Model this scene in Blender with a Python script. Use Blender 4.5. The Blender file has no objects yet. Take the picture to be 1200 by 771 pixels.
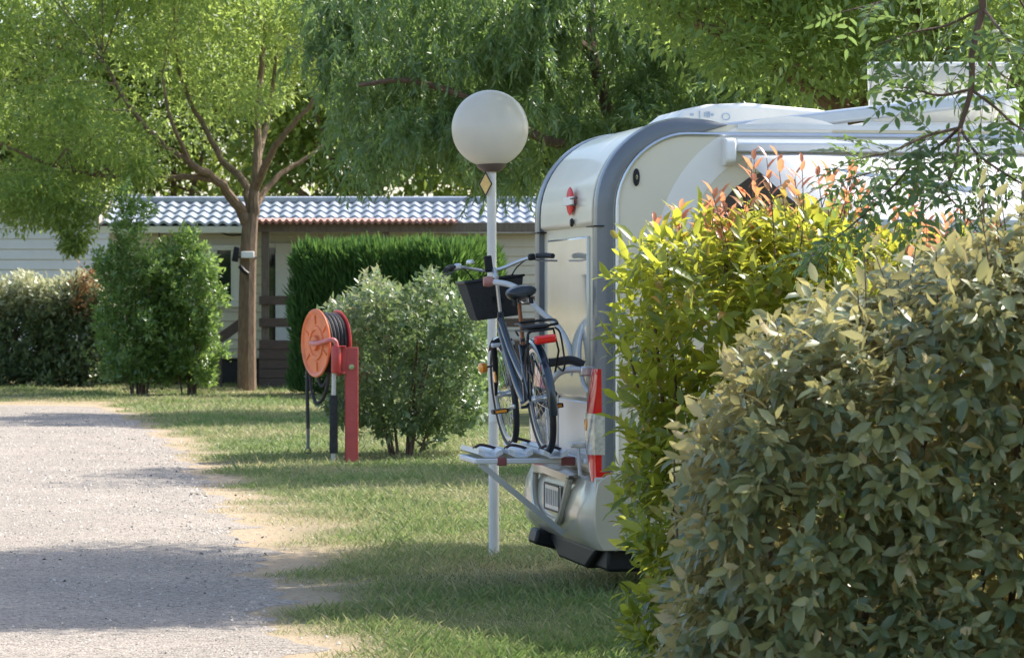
import bpy, bmesh, math, random
import numpy as np
from mathutils import Vector, Matrix
R = math.radians
rng = np.random.default_rng(7)
random.seed(7)
sc = bpy.context.scene
col = sc.collection

# ------------------------------------------------------------------ camera, sky, sun
FPX, HY, EYE = 4000.0, 355.0, 1.75          # focal length in photo pixels, horizon row, eye height
cam = bpy.data.cameras.new('camera'); camo = bpy.data.objects.new('camera', cam); col.objects.link(camo)
camo.location = (0, 0, EYE); camo.rotation_euler = (R(90), 0, 0)
cam.sensor_width = 36; cam.lens = 36*FPX/1200; cam.shift_y = -30.5/1200
cam.clip_start = .1; cam.clip_end = 5000
cam.dof.use_dof = True; cam.dof.focus_distance = 20.8; cam.dof.aperture_fstop = 10.5
sc.camera = camo
SAZ, SEL = math.atan2(.85, .53), R(49)      # azimuth from +Y towards +X
SUN = Vector((math.sin(SAZ)*math.cos(SEL), math.cos(SAZ)*math.cos(SEL), math.sin(SEL)))
world = bpy.data.worlds.new('World'); sc.world = world; world.use_nodes = True
wn = world.node_tree; bg = wn.nodes['Background']
sky = wn.nodes.new('ShaderNodeTexSky'); sky.sky_type = 'NISHITA'; sky.sun_disc = False
sky.sun_elevation = SEL; sky.sun_rotation = SAZ; sky.dust_density = 2.0; sky.air_density = 1.0; sky.ozone_density = 1.0
wn.links.new(sky.outputs[0], bg.inputs[0]); bg.inputs[1].default_value = .15
sl = bpy.data.lights.new('sun', 'SUN'); sl.energy = 3.8; sl.angle = R(.55); sl.color = (1, .94, .85)
slo = bpy.data.objects.new('sun', sl); col.objects.link(slo); slo.location = (20, 20, 40)
slo.rotation_euler = (-SUN).to_track_quat('-Z', 'Y').to_euler()
vs = sc.view_settings; vs.view_transform = 'Standard'; vs.look = 'None'; vs.gamma = 1; vs.use_curve_mapping = False
vs.exposure = 1.2
sc.render.resolution_x = 1024; sc.render.resolution_y = 657

def P(x, y, Y): return Vector(((x-600)*Y/FPX, Y, EYE-(y-HY)*Y/FPX))
def PX(x, Y): return (x-600)*Y/FPX
def PZ(y, Y): return EYE-(y-HY)*Y/FPX

# ------------------------------------------------------------------ materials
MAT = {}
def nd(nt, t, **kw):
    n = nt.nodes.new(t)
    for k, v in kw.items():
        if k.startswith('i_'): n.inputs[k[2:].replace('_', ' ')].default_value = v
        else: setattr(n, k, v)
    return n
def c4(c): return (c[0], c[1], c[2], 1)
def M(name, c, rough=.5, metal=0, coat=0, var=.15, scale=8, bump=0, stretch=(1,1,1), c2=None, spec=.5, bscale=None, alpha=1):
    if name in MAT: return MAT[name]
    m = bpy.data.materials.new(name); m.use_nodes = True; nt = m.node_tree; L = nt.links.new
    p = nt.nodes['Principled BSDF']
    tc = nd(nt, 'ShaderNodeTexCoord'); mp = nd(nt, 'ShaderNodeMapping'); mp.inputs['Scale'].default_value = stretch
    L(tc.outputs['Object'], mp.inputs[0])
    n1 = nd(nt, 'ShaderNodeTexNoise'); n1.inputs['Scale'].default_value = scale; n1.inputs['Detail'].default_value = 6; n1.inputs['Roughness'].default_value = .65
    L(mp.outputs[0], n1.inputs['Vector'])
    rp = nd(nt, 'ShaderNodeValToRGB'); e = rp.color_ramp.elements
    e[0].position = .3; e[1].position = .7
    e[0].color = c4([x*(1-var) for x in c]); e[1].color = c4(c2 if c2 else [min(1, x*(1+var)) for x in c])
    L(n1.outputs[0], rp.inputs[0]); L(rp.outputs[0], p.inputs['Base Color'])
    p.inputs['Roughness'].default_value = rough; p.inputs['Metallic'].default_value = metal
    p.inputs['Coat Weight'].default_value = coat; p.inputs['Coat Roughness'].default_value = .06
    p.inputs['Specular IOR Level'].default_value = spec
    if bump:
        b = nd(nt, 'ShaderNodeBump'); b.inputs['Strength'].default_value = bump; b.inputs['Distance'].default_value = .02
        n2 = nd(nt, 'ShaderNodeTexNoise'); n2.inputs['Scale'].default_value = bscale or scale*3; n2.inputs['Detail'].default_value = 5
        L(mp.outputs[0], n2.inputs['Vector']); L(n2.outputs[0], b.inputs['Height']); L(b.outputs[0], p.inputs['Normal'])
    MAT[name] = m; return m
def LEAF(name, a, b, tr=.4, trc=None, tint=None, tinttr=None, back=None, rough=.42, spec=.5):
    """two-sided leaf: colour a..b from leaf to leaf, light shining through, optional tint (young leaves, straw, paler or painted sunlit tops) and pale underside"""
    m = bpy.data.materials.new(name); m.use_nodes = True; nt = m.node_tree; L = nt.links.new
    p = nt.nodes['Principled BSDF']; out = nt.nodes['Material Output']
    g = nd(nt, 'ShaderNodeNewGeometry'); oi = nd(nt, 'ShaderNodeObjectInfo')
    ad = nd(nt, 'ShaderNodeMath', operation='ADD'); fr = nd(nt, 'ShaderNodeMath', operation='FRACT')
    L(g.outputs['Random Per Island'], ad.inputs[0]); L(oi.outputs['Random'], ad.inputs[1]); L(ad.outputs[0], fr.inputs[0])
    rp = nd(nt, 'ShaderNodeValToRGB'); e = rp.color_ramp.elements; e[0].color = c4(a); e[1].color = c4(b)
    L(fr.outputs[0], rp.inputs[0]); cc = rp.outputs[0]
    rt = nd(nt, 'ShaderNodeValToRGB'); e = rt.color_ramp.elements
    t0 = trc or [min(1, x*2.2) for x in b]; e[0].color = c4([x*.7 for x in t0]); e[1].color = c4(t0)
    L(fr.outputs[0], rt.inputs[0]); tcol = rt.outputs[0]
    if back:
        mx = nd(nt, 'ShaderNodeMix', data_type='RGBA'); L(g.outputs['Backfacing'], mx.inputs[0]); L(cc, mx.inputs[6]); mx.inputs[7].default_value = c4(back); cc = mx.outputs[2]
    if tint:
        at = nd(nt, 'ShaderNodeAttribute'); at.attribute_name = 'tint'
        mx = nd(nt, 'ShaderNodeMix', data_type='RGBA'); L(at.outputs['Fac'], mx.inputs[0]); L(cc, mx.inputs[6]); mx.inputs[7].default_value = c4(tint); cc = mx.outputs[2]
        mx = nd(nt, 'ShaderNodeMix', data_type='RGBA'); L(at.outputs['Fac'], mx.inputs[0]); L(tcol, mx.inputs[6]); mx.inputs[7].default_value = c4(tinttr or tint); tcol = mx.outputs[2]
    L(cc, p.inputs['Base Color']); p.inputs['Roughness'].default_value = rough; p.inputs['Specular IOR Level'].default_value = spec
    ts = nd(nt, 'ShaderNodeBsdfTranslucent'); L(tcol, ts.inputs[0])
    ms = nd(nt, 'ShaderNodeMixShader'); ms.inputs[0].default_value = tr
    L(p.outputs[0], ms.inputs[1]); L(ts.outputs[0], ms.inputs[2]); L(ms.outputs[0], out.inputs[0])
    MAT[name] = m; return m
def TRANS(name, c, tc, f, rough=.4, coat=0, scale=3, var=.06):
    m = M(name, c, rough, coat=coat, scale=scale, var=var); nt = m.node_tree; L = nt.links.new
    ts = nd(nt, 'ShaderNodeBsdfTranslucent'); ts.inputs[0].default_value = c4(tc)
    ms = nd(nt, 'ShaderNodeMixShader'); ms.inputs[0].default_value = f
    L(nt.nodes['Principled BSDF'].outputs[0], ms.inputs[1]); L(ts.outputs[0], ms.inputs[2]); L(ms.outputs[0], nt.nodes['Material Output'].inputs[0])
    return m
cream = M('cream_panel', (.68,.63,.50), .38, coat=.25, var=.04, scale=2)
capm = M('cap_panel', (.72,.67,.54), .4, coat=.25, var=.04, scale=2)
white_p = M('white_panel', (.80,.775,.73), .35, coat=.2, var=.03, scale=3)
white_g = M('white_plastic', (.78,.77,.74), .35, var=.05, scale=4)
trim_m = M('grey_trim', (.135,.15,.17), .3, metal=.1, coat=.35, var=.08, scale=5)
alu = M('aluminium', (.60,.62,.64), .33, metal=.85, var=.08, scale=9)
alu_p = M('pale_painted_metal', (.60,.62,.64), .38, metal=.2, var=.06, scale=6)
bump_m = M('champagne_paint', (.48,.45,.37), .3, metal=.2, coat=.5, var=.05, scale=3)
black_pl = M('black_plastic', (.014,.014,.016), .5, spec=.3, var=.3)
black_rub = M('rubber', (.022,.023,.026), .62, var=.3, scale=20)
red_lens = M('red_lens', (.62,.012,.018), .12, coat=.8, var=.15, scale=14)
clear_lens = M('clear_lens', (.62,.6,.55), .12, metal=.3, coat=.8, var=.4, scale=22)
amber_lens = M('amber_lens', (.85,.30,.03), .15, coat=.6, var=.2)
red_paint = M('red_paint', (.46,.045,.04), .38, var=.12, scale=7)
red_faded = M('faded_red_paint', (.42,.06,.055), .5, var=.15, scale=5)
orange_p = M('orange_disc_paint', (.72,.17,.055), .36, var=.2, scale=6)
pinkred = M('sun_bleached_red', (.56,.16,.15), .4, var=.15)
chrome = M('chrome', (.72,.72,.71), .14, metal=1, var=.05)
darkblue = M('dark_bike_frame', (.018,.030,.048), .22, coat=.7, var=.1)
leather = M('saddle_vinyl', (.022,.028,.035), .33, var=.2, bump=.15)
fabric_d = M('dark_basket_mesh', (.028,.030,.031), .8, var=.3, scale=60, bump=.5)
wood_dk = M('dark_stained_wood', (.075,.052,.042), .65, var=.35, scale=5, bump=.3, stretch=(1,6,6))
wood_gr = M('weathered_wood', (.13,.105,.085), .75, var=.35, scale=5, bump=.3, stretch=(6,6,1))
siding = M('cream_siding', (.60,.57,.45), .55, var=.07, scale=2, bump=.05)
siding_b = M('grey_siding', (.55,.57,.56), .55, var=.06, scale=2, bump=.05)
tile_m = M('grey_metal_tile', (.30,.335,.39), .42, metal=.2, var=.18, scale=5)
rust = M('rusty_corrugated', (.33,.16,.13), .7, var=.3, scale=12)
dkroof = M('dark_roof_felt', (.05,.055,.065), .7, var=.2)
pvc = M('white_window_frame', (.66,.68,.66), .4, var=.04)
glassd = M('dark_window_glass', (.015,.022,.026), .04, coat=1, var=.2)
skirt_m = M('dark_skirting', (.03,.03,.032), .7, var=.3)
bark = M('tree_bark', (.17,.115,.07), .85, var=.45, scale=6, bump=.8, stretch=(3,3,.8))
bark_w = M('willow_bark', (.12,.075,.05), .85, var=.4, scale=6, bump=.8, stretch=(3,3,.8))
stem_m = M('hedge_stem', (.10,.065,.045), .8, var=.35, scale=12, bump=.3)
postw = M('white_post_paint', (.68,.66,.63), .42, var=.08, scale=4, stretch=(3,3,1), bump=.06)
globe_m = TRANS('milky_globe', (.78,.75,.69), (.80,.76,.68), .45, rough=.3, coat=.2, scale=2.2)
awn_m = TRANS('awning_cloth', (.86,.87,.88), (.92,.93,.94), .6, rough=.7, scale=9, var=.03)
smoke_pl = TRANS('milky_acrylic', (.74,.75,.75), (.74,.76,.76), .45, rough=.3, scale=5)
insul = M('black_foam_sleeve', (.025,.027,.028), .9, var=.4, scale=25, bump=.8)

# ------------------------------------------------------------------ mesh helpers
def put(name, me, mat=None, parent=None):
    if mat and not me.materials: me.materials.append(mat)
    o = bpy.data.objects.new(name, me); col.objects.link(o)
    if parent: o.parent = parent
    return o
def tag(o, label=None, cat=None, group=None, kind=None):
    if label: o['label'] = label
    if cat: o['category'] = cat
    if group: o['group'] = group
    if kind: o['kind'] = kind
    return o
def empty(name, loc, rz=0, rx=0):
    o = bpy.data.objects.new(name, None); col.objects.link(o); o.location = loc; o.rotation_euler = (rx, 0, rz); o.empty_display_size = .2
    return o
def V(p): return p if isinstance(p, Vector) else Vector(p)
class MB:
    def __init__(s): s.v = []; s.f = []
    def add(s, vs, fs):
        o = len(s.v); s.v += [tuple(v) for v in vs]; s.f += [tuple(i+o for i in f) for f in fs]; return s
    def box(s, c, d, m=None):
        c = V(c); vs = []
        for x in (-.5,.5):
            for y in (-.5,.5):
                for z in (-.5,.5):
                    q = Vector((x*d[0], y*d[1], z*d[2])); vs.append(c+(m@q if m else q))
        return s.add(vs, [(0,1,3,2),(4,6,7,5),(0,4,5,1),(2,3,7,6),(0,2,6,4),(1,5,7,3)])
    def bar(s, a, b, w, h, up=(0,0,1)):
        a, b = V(a), V(b); t = (b-a); L = t.length; t.normalize(); sd = t.cross(V(up))
        if sd.length < 1e-4: sd = t.cross(Vector((1,0,0)))
        sd.normalize(); u = sd.cross(t); m = Matrix((t, sd, u)).transposed()
        return s.box((a+b)/2, (L, w, h), m)
    def tube(s, pts, r, n=8, closed=False, cap=True):
        pts = [V(p) for p in pts]; k = len(pts); rs = r if isinstance(r, (list, tuple)) else [r]*k
        T = []
        for i in range(k):
            a = pts[(i-1) % k] if (closed or i > 0) else pts[i]; b = pts[(i+1) % k] if (closed or i < k-1) else pts[i]
            T.append((b-a).normalized())
        u = T[0].orthogonal().normalized(); vs = []
        for i in range(k):
            u = (u-T[i]*u.dot(T[i])); u = u.normalized() if u.length > 1e-6 else T[i].orthogonal().normalized(); w = T[i].cross(u)
            for j in range(n):
                a = 2*math.pi*j/n; vs.append(pts[i]+(u*math.cos(a)+w*math.sin(a))*rs[i])
        fs = []
        for i in range(k if closed else k-1):
            i2 = (i+1) % k
            for j in range(n): fs.append((i*n+j, i*n+(j+1) % n, i2*n+(j+1) % n, i2*n+j))
        if cap and not closed: fs += [tuple(range(n-1, -1, -1)), tuple((k-1)*n+j for j in range(n))]
        return s.add(vs, fs)
    def lathe(s, prof, c=(0,0,0), axis=(0,0,1), n=24):
        """prof: list of (radius, height along axis)"""
        c = V(c); ax = V(axis).normalized(); u = ax.orthogonal().normalized(); w = ax.cross(u); vs = []; fs = []
        for r, h in prof:
            for j in range(n):
                a = 2*math.pi*j/n; vs.append(c+ax*h+(u*math.cos(a)+w*math.sin(a))*r)
        for i in range(len(prof)-1):
            for j in range(n): fs.append((i*n+j, i*n+(j+1) % n, (i+1)*n+(j+1) % n, (i+1)*n+j))
        fs += [tuple(range(n-1, -1, -1)), tuple((len(prof)-1)*n+j for j in range(n))]
        return s.add(vs, fs)
    def prism(s, poly, ext):
        """poly: 3-D outline, extruded by the vector ext"""
        n = len(poly); e = V(ext); vs = [V(p) for p in poly]+[V(p)+e for p in poly]
        fs = [tuple(range(n-1, -1, -1)), tuple(range(n, 2*n))]+[(i, (i+1) % n, n+(i+1) % n, n+i) for i in range(n)]
        return s.add(vs, fs)
    def loft(s, rings, closed=True, cap=False):
        n = len(rings[0]); vs = [p for r in rings for p in r]; fs = []
        for i in range(len(rings)-1):
            for j in range(n if closed else n-1): fs.append((i*n+j, i*n+(j+1) % n, (i+1)*n+(j+1) % n, (i+1)*n+j))
        if cap: fs += [tuple(range(n-1, -1, -1)), tuple((len(rings)-1)*n+j for j in range(n))]
        return s.add(vs, fs)
    def mesh(s, name, mat, smooth=True):
        me = bpy.data.meshes.new(name); me.from_pydata(s.v, [], s.f)
        bm = bmesh.new(); bm.from_mesh(me); bmesh.ops.recalc_face_normals(bm, faces=bm.faces)
        bm.to_mesh(me); bm.free()
        if mat: me.materials.append(mat)
        if smooth: me.shade_smooth(); me.set_sharp_from_angle(angle=R(38))
        return me
    def build(s, name, mat, parent=None, bevel=0, smooth=True, seg=2):
        o = put(name, s.mesh(name, mat, smooth), None, parent)
        if bevel:
            b = o.modifiers.new('bevel', 'BEVEL'); b.width = bevel; b.segments = seg; b.limit_method = 'ANGLE'; b.angle_limit = R(40)
            b.harden_normals = False
        return o
def smoothpath(pts, n=6):
    """Catmull-Rom through the points"""
    pts = [V(p) for p in pts]; q = [pts[0]*2-pts[1]]+pts+[pts[-1]*2-pts[-2]]; out = []
    for i in range(1, len(q)-2):
        a, b, c, d = q[i-1], q[i], q[i+1], q[i+2]
        for k in range(n):
            t = k/n; out.append(.5*((2*b)+(c-a)*t+(2*a-5*b+4*c-d)*t*t+(3*b-a-3*c+d)*t**3))
    out.append(pts[-1]); return out

# leaf templates: x along the blade, y across, z out of the blade
T_DIA = (np.array([[0,0,0],[.42,.5,.07],[1,0,-.03],[.42,-.5,.07]]), [(0,2,1),(0,3,2)])
T_BIG = (np.array([[0,0,0],[.28,.42,.05],[.28,0,.0],[.28,-.42,.05],[.66,.40,.02],[.66,0,-.03],[.66,-.40,.02],[1,0,-.14]]),
         [(0,2,1),(0,3,2),(1,2,5),(1,5,4),(2,3,6),(2,6,5),(4,5,7),(5,6,7)])
T_WAVY = (np.array([[0,0,0],[.22,.36,.04],[.22,0,0],[.22,-.36,.07],[.55,.50,.02],[.55,0,-.02],[.55,-.5,.06],[.82,.3,-.03],[.82,0,-.07],[.82,-.3,.0],[1,0,-.13]]),
          [(0,2,1),(0,3,2),(1,2,5),(1,5,4),(2,3,6),(2,6,5),(4,5,8),(4,8,7),(5,6,9),(5,9,8),(7,8,10),(8,9,10)])
T_BLADE = (np.array([[0,.5,0],[0,-.5,0],[.58,.30,.07],[1,0,.28]]), [(0,1,2),(1,3,2)])
def nrmz(a): return a/np.maximum(np.linalg.norm(a, axis=1, keepdims=True), 1e-9)
def frames(ax, nr):
    a = nrmz(ax); n = nr-(nr*a).sum(1, keepdims=True)*a; n = nrmz(n); b = np.cross(n, a); return a, b, n
def leaf_mesh(name, pos, ax, nr, L, W, mat, T, tint=None):
    tv, tf = T; a, b, n = frames(ax, nr); N = len(pos); k = len(tv)
    L = np.broadcast_to(L, (N,)); W = np.broadcast_to(W, (N,))
    v = pos[:, None, :]+a[:, None, :]*(tv[None, :, 0, None]*L[:, None, None])+b[:, None, :]*(tv[None, :, 1, None]*W[:, None, None])+n[:, None, :]*(tv[None, :, 2, None]*L[:, None, None])
    tf = np.array(tf); f = (tf[None]+(np.arange(N)*k)[:, None, None]).reshape(-1)
    me = bpy.data.meshes.new(name); nf = N*len(tf)
    me.vertices.add(N*k); me.vertices.foreach_set('co', v.reshape(-1).astype(np.float32))
    me.loops.add(nf*3); me.loops.foreach_set('vertex_index', f.astype(np.int32))
    me.polygons.add(nf); me.polygons.foreach_set('loop_start', np.arange(0, nf*3, 3, dtype=np.int32)); me.polygons.foreach_set('loop_total', np.full(nf, 3, np.int32))
    me.update(calc_edges=True)
    if tint is not None:
        at = me.attributes.new('tint', 'FLOAT', 'POINT'); at.data.foreach_set('value', np.repeat(np.broadcast_to(tint, (N,)), k).astype(np.float32))
    me.materials.append(mat); me.shade_smooth()
    return me
def single_leaves(name, pos, ax, nr, L, W, meshes, parent, pick):
    """every one of these leaves is an object of its own, sharing a unit leaf mesh"""
    a, b, n = frames(ax, nr)
    for i, me in zip(np.arange(len(pos)), pick):
        o = bpy.data.objects.new(name, meshes[me]); col.objects.link(o); o.parent = parent
        A, B, C = a[i]*L[i], b[i]*W[i], n[i]*L[i]; p = pos[i]
        o.matrix_local = Matrix(((A[0],B[0],C[0],p[0]),(A[1],B[1],C[1],p[1]),(A[2],B[2],C[2],p[2]),(0,0,0,1)))
def unit_leaf(name, mat, T, tint=None):
    return leaf_mesh(name, np.zeros((1,3)), np.array([[1.,0,0]]), np.array([[0,0,1.]]), 1., 1., mat, T, tint)
def rand_dir(n):
    v = rng.normal(size=(n,3)); return nrmz(v)
def lump(p, f=1.0, seed=0):
    x, y, z = (p*f).T; s = seed*1.7
    return (np.sin(x*2.1+s)*np.sin(y*1.9+1.3+s)+np.sin(z*2.6+.7*s)*np.sin(x*3.3+2)+.6*np.sin(x*5.1+z*4.3+s)*np.sin(y*4.7+z*2.2)+.4*np.sin(x*9.7+s)*np.sin(z*8.9)*np.cos(y*9.1))/3.0
def sample_sdf(sdf, lo, hi, n, shell, fall):
    """points in the outer shell of a shape, with outward normals"""
    P_, D_ = [], []; got = 0; lo, hi = np.array(lo), np.array(hi)
    while got < n:
        p = rng.uniform(lo, hi, size=(60000,3)); d = sdf(p)
        k = (d < .0) & (d > -shell) & (rng.random(len(p)) < np.exp(d/fall)); P_.append(p[k]); D_.append(d[k]); got += k.sum()
    p = np.concatenate(P_)[:n]; d = np.concatenate(D_)[:n]; e = .02
    g = np.stack([sdf(p+np.eye(3)[i]*e)-sdf(p-np.eye(3)[i]*e) for i in range(3)], 1)
    return p, d, nrmz(g)
def rbox(p, c, h, r, rot=0):
    q = p-np.array(c); cs, sn = math.cos(rot), math.sin(rot)
    x = q[:,0]*cs+q[:,1]*sn; y = -q[:,0]*sn+q[:,1]*cs
    Q = np.stack([np.abs(x)-h[0]+r, np.abs(y)-h[1]+r, np.abs(q[:,2])-h[2]+r], 1)
    return np.linalg.norm(np.maximum(Q, 0), axis=1)+np.minimum(Q.max(1), 0)-r

# ------------------------------------------------------------------ ground, road, grass
RE = np.array([(-.6,5),(-.85,12),(-1.10,16.8),(-1.75,23.7),(-2.72,31.1),(-4.24,42.4),(-5.5,50),(-6.4,55),(-7.3,58.5)])   # right edge of the gravel road
def road_edge(Y): return np.interp(Y, RE[:,1], RE[:,0])
def ragged(Y): return .10*np.sin(Y*1.9)+.07*np.sin(Y*4.7+1)+.05*np.sin(Y*11.3)
def wear(X, Y):
    """0 bare earth at the road side, 1 full turf"""
    e = X-road_edge(Y)-ragged(Y); n = .22*np.sin(X*2.3+Y*.9)+.18*np.sin(X*5.1-Y*1.7+2)+.12*np.sin(Y*3.1+X*7)
    strip = np.exp(-((Y-26.5)/2.6)**2)*.8+np.exp(-((Y-17)/2.)**2)*.2
    return np.where((X < np.interp(Y, [5,16.8,31,42,50,53.5], [-5.6,-5.9,-7.4,-9.1,-11.1,-14.1])-.2) | (Y > 61), np.clip(.75+n, 0, 1), np.clip((e-.05+n*.5)/(.55+1.1*strip), 0, 1))
ax_x = np.concatenate([-np.geomspace(900,13,16), np.arange(-12.5,7,.22), np.geomspace(8,900,16)])
ax_y = np.concatenate([-np.geomspace(900,3,14), np.arange(0,80,.3), np.geomspace(83,3000,18)])
gx, gy = np.meshgrid(ax_x, ax_y); nx, ny = len(ax_x), len(ax_y)
gz = .015*np.sin(gx*1.3)*np.sin(gy*.7)
side = np.clip((gx-road_edge(gy)-.4)/.8, 0, 1)
gz = np.where((np.abs(gx) > 14) | (gy > 82), -.014, -.014+(gz+.014)*np.where(gy < 62, side, 1))
idx = np.arange(nx*ny).reshape(ny, nx)
me = bpy.data.meshes.new('ground')
fa = np.stack([idx[:-1,:-1], idx[:-1,1:], idx[1:,1:], idx[1:,:-1]], -1).reshape(-1,4)
me.from_pydata(np.stack([gx,gy,gz],-1).reshape(-1,3).tolist(), [], fa.tolist())
at = me.attributes.new('turf', 'FLOAT', 'POINT'); at.data.foreach_set('value', wear(gx,gy).reshape(-1).astype(np.float32)); me.shade_smooth()
gm = bpy.data.materials.new('turf_and_earth'); gm.use_nodes = True; nt = gm.node_tree; L = nt.links.new; p = nt.nodes['Principled BSDF']
tc = nd(nt,'ShaderNodeTexCoord'); at = nd(nt,'ShaderNodeAttribute'); at.attribute_name = 'turf'
nA = nd(nt,'ShaderNodeTexNoise'); nA.inputs['Scale'].default_value = 1.1; nA.inputs['Detail'].default_value = 8; L(tc.outputs['Object'], nA.inputs['Vector'])
nB = nd(nt,'ShaderNodeTexNoise'); nB.inputs['Scale'].default_value = 26; nB.inputs['Detail'].default_value = 5; L(tc.outputs['Object'], nB.inputs['Vector'])
rg = nd(nt,'ShaderNodeValToRGB'); e = rg.color_ramp.elements; e[0].position=.35; e[1].position=.66; e[0].color=(.055,.075,.024,1); e[1].color=(.165,.160,.070,1); L(nA.outputs[0], rg.inputs[0])
rd = nd(nt,'ShaderNodeValToRGB'); e = rd.color_ramp.elements; e[0].position=.3; e[1].position=.7; e[0].color=(.30,.22,.145,1); e[1].color=(.46,.37,.26,1); L(nB.outputs[0], rd.inputs[0])
ad = nd(nt,'ShaderNodeMath', operation='MULTIPLY_ADD'); L(nB.outputs[0], ad.inputs[0]); ad.inputs[1].default_value = .8; ad.inputs[2].default_value = -.4
a2 = nd(nt,'ShaderNodeMath', operation='ADD', use_clamp=True); L(at.outputs['Fac'], a2.inputs[0]); L(ad.outputs[0], a2.inputs[1])
mx = nd(nt,'ShaderNodeMix', data_type='RGBA'); L(a2.outputs[0], mx.inputs[0]); L(rd.outputs[0], mx.inputs[6]); L(rg.outputs[0], mx.inputs[7]); L(mx.outputs[2], p.inputs['Base Color'])
p.inputs['Roughness'].default_value = .95; p.inputs['Specular IOR Level'].default_value = .1
b = nd(nt,'ShaderNodeBump'); b.inputs['Strength'].default_value = .7; b.inputs['Distance'].default_value = .03; L(nB.outputs[0], b.inputs['Height']); L(b.outputs[0], p.inputs['Normal'])
tag(put('ground', me, gm), kind='structure')
# gravel road
RL = np.array([(-5.5,5),(-5.6,12),(-5.8,16.8),(-6.3,23.7),(-7.3,31.1),(-9,42.4),(-11,50),(-14,53.5),(-19,54.5)])
ys = np.arange(5, 58.51, .12); verts = []; faces = []; K = 12
for y in ys:
    xr = float(road_edge(y)+ragged(y)+.04*math.sin(y*7.3)); xl = float(np.interp(y, np.minimum(RL[:,1], 1e9), RL[:,0])) if y < 54.4 else -24.
    for k in range(K): t = k/(K-1); verts.append((xl+(xr-xl)*t**.6, y, -.0125+.03*math.sin(math.pi*min(1,t*1.0))**.5))
for i in range(len(ys)-1):
    for k in range(K-1): a = i*K+k; faces.append((a, a+1, a+K+1, a+K))
me = bpy.data.meshes.new('gravel_road'); me.from_pydata(verts, [], faces); me.shade_smooth()
rm = bpy.data.materials.new('gravel'); rm.use_nodes = True; nt = rm.node_tree; L = nt.links.new; p = nt.nodes['Principled BSDF']
tc = nd(nt,'ShaderNodeTexCoord')
vo = nd(nt,'ShaderNodeTexVoronoi'); vo.inputs['Scale'].default_value = 55; L(tc.outputs['Object'], vo.inputs['Vector'])
nB = nd(nt,'ShaderNodeTexNoise'); nB.inputs['Scale'].default_value = .9; nB.inputs['Detail'].default_value = 9; L(tc.outputs['Object'], nB.inputs['Vector'])
sp = nd(nt,'ShaderNodeSeparateColor'); L(vo.outputs['Color'], sp.inputs[0])
r1 = nd(nt,'ShaderNodeValToRGB'); e = r1.color_ramp.elements; e[0].position=.0; e[0].color=(.12,.11,.10,1); e[1].position=1; e[1].color=(.41,.375,.335,1)
q = r1.color_ramp.elements.new(.18); q.color=(.275,.25,.223,1); L(sp.outputs[0], r1.inputs[0])
r2 = nd(nt,'ShaderNodeValToRGB'); e = r2.color_ramp.elements; e[0].position=.35; e[0].color=(.85,.83,.80,1); e[1].position=.68; e[1].color=(1.05,1.0,.95,1); L(nB.outputs[0], r2.inputs[0])
mx = nd(nt,'ShaderNodeMix', data_type='RGBA', blend_type='MULTIPLY'); mx.inputs[0].default_value=1; L(r1.outputs[0], mx.inputs[6]); L(r2.outputs[0], mx.inputs[7]); L(mx.outputs[2], p.inputs['Base Color'])
p.inputs['Roughness'].default_value=.9; p.inputs['Specular IOR Level'].default_value=.15
b = nd(nt,'ShaderNodeBump'); b.inputs['Strength'].default_value=.8; b.inputs['Distance'].default_value=.015; L(vo.outputs['Distance'], b.inputs['Height']); b.invert = True; L(b.outputs[0], p.inputs['Normal'])
tag(put('gravel_road', me, rm), kind='structure')
# loose stones
n = 55000; Y = 13*(56/13)**rng.random(n); X = np.where(rng.random(n) < .05, road_edge(Y)+.12-rng.normal(0,.28,n), road_edge(Y)-.05-rng.random(n)*(road_edge(Y)-np.interp(Y, RL[:,1], RL[:,0]))*np.where(rng.random(n) < .5, .55, .97))
s = rng.gamma(1.7, .0022, n)*np.clip(Y/22, .8, 1.5); s = np.clip(s, .003, .02)
oct_v = np.array([[1,0,-.3],[-.9,.1,-.3],[0,1,-.3],[.1,-1,-.3],[.1,-.05,.7]]); oct_f = [(0,2,4),(2,1,4),(1,3,4),(3,0,4)]
a_ = rand_dir(n)*np.array([1,1,.3])
stone_m = LEAF('loose_stones', (.19,.172,.15), (.54,.495,.44), tr=0., rough=.9, spec=.15)
me = leaf_mesh('loose_gravel', np.stack([X,Y,np.interp(X-road_edge(Y), [-1.2,-.35,-.05,.1], [.0165,.010,.0,-.008])+s*.25],1), a_, np.tile([[0,0,1.]],(n,1)), s, s*rng.uniform(.6,1.1,n), stone_m, (oct_v, oct_f))
tag(put('loose_gravel', me), 'loose pale gravel stones strewn over the road', 'gravel', kind='stuff')
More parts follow.
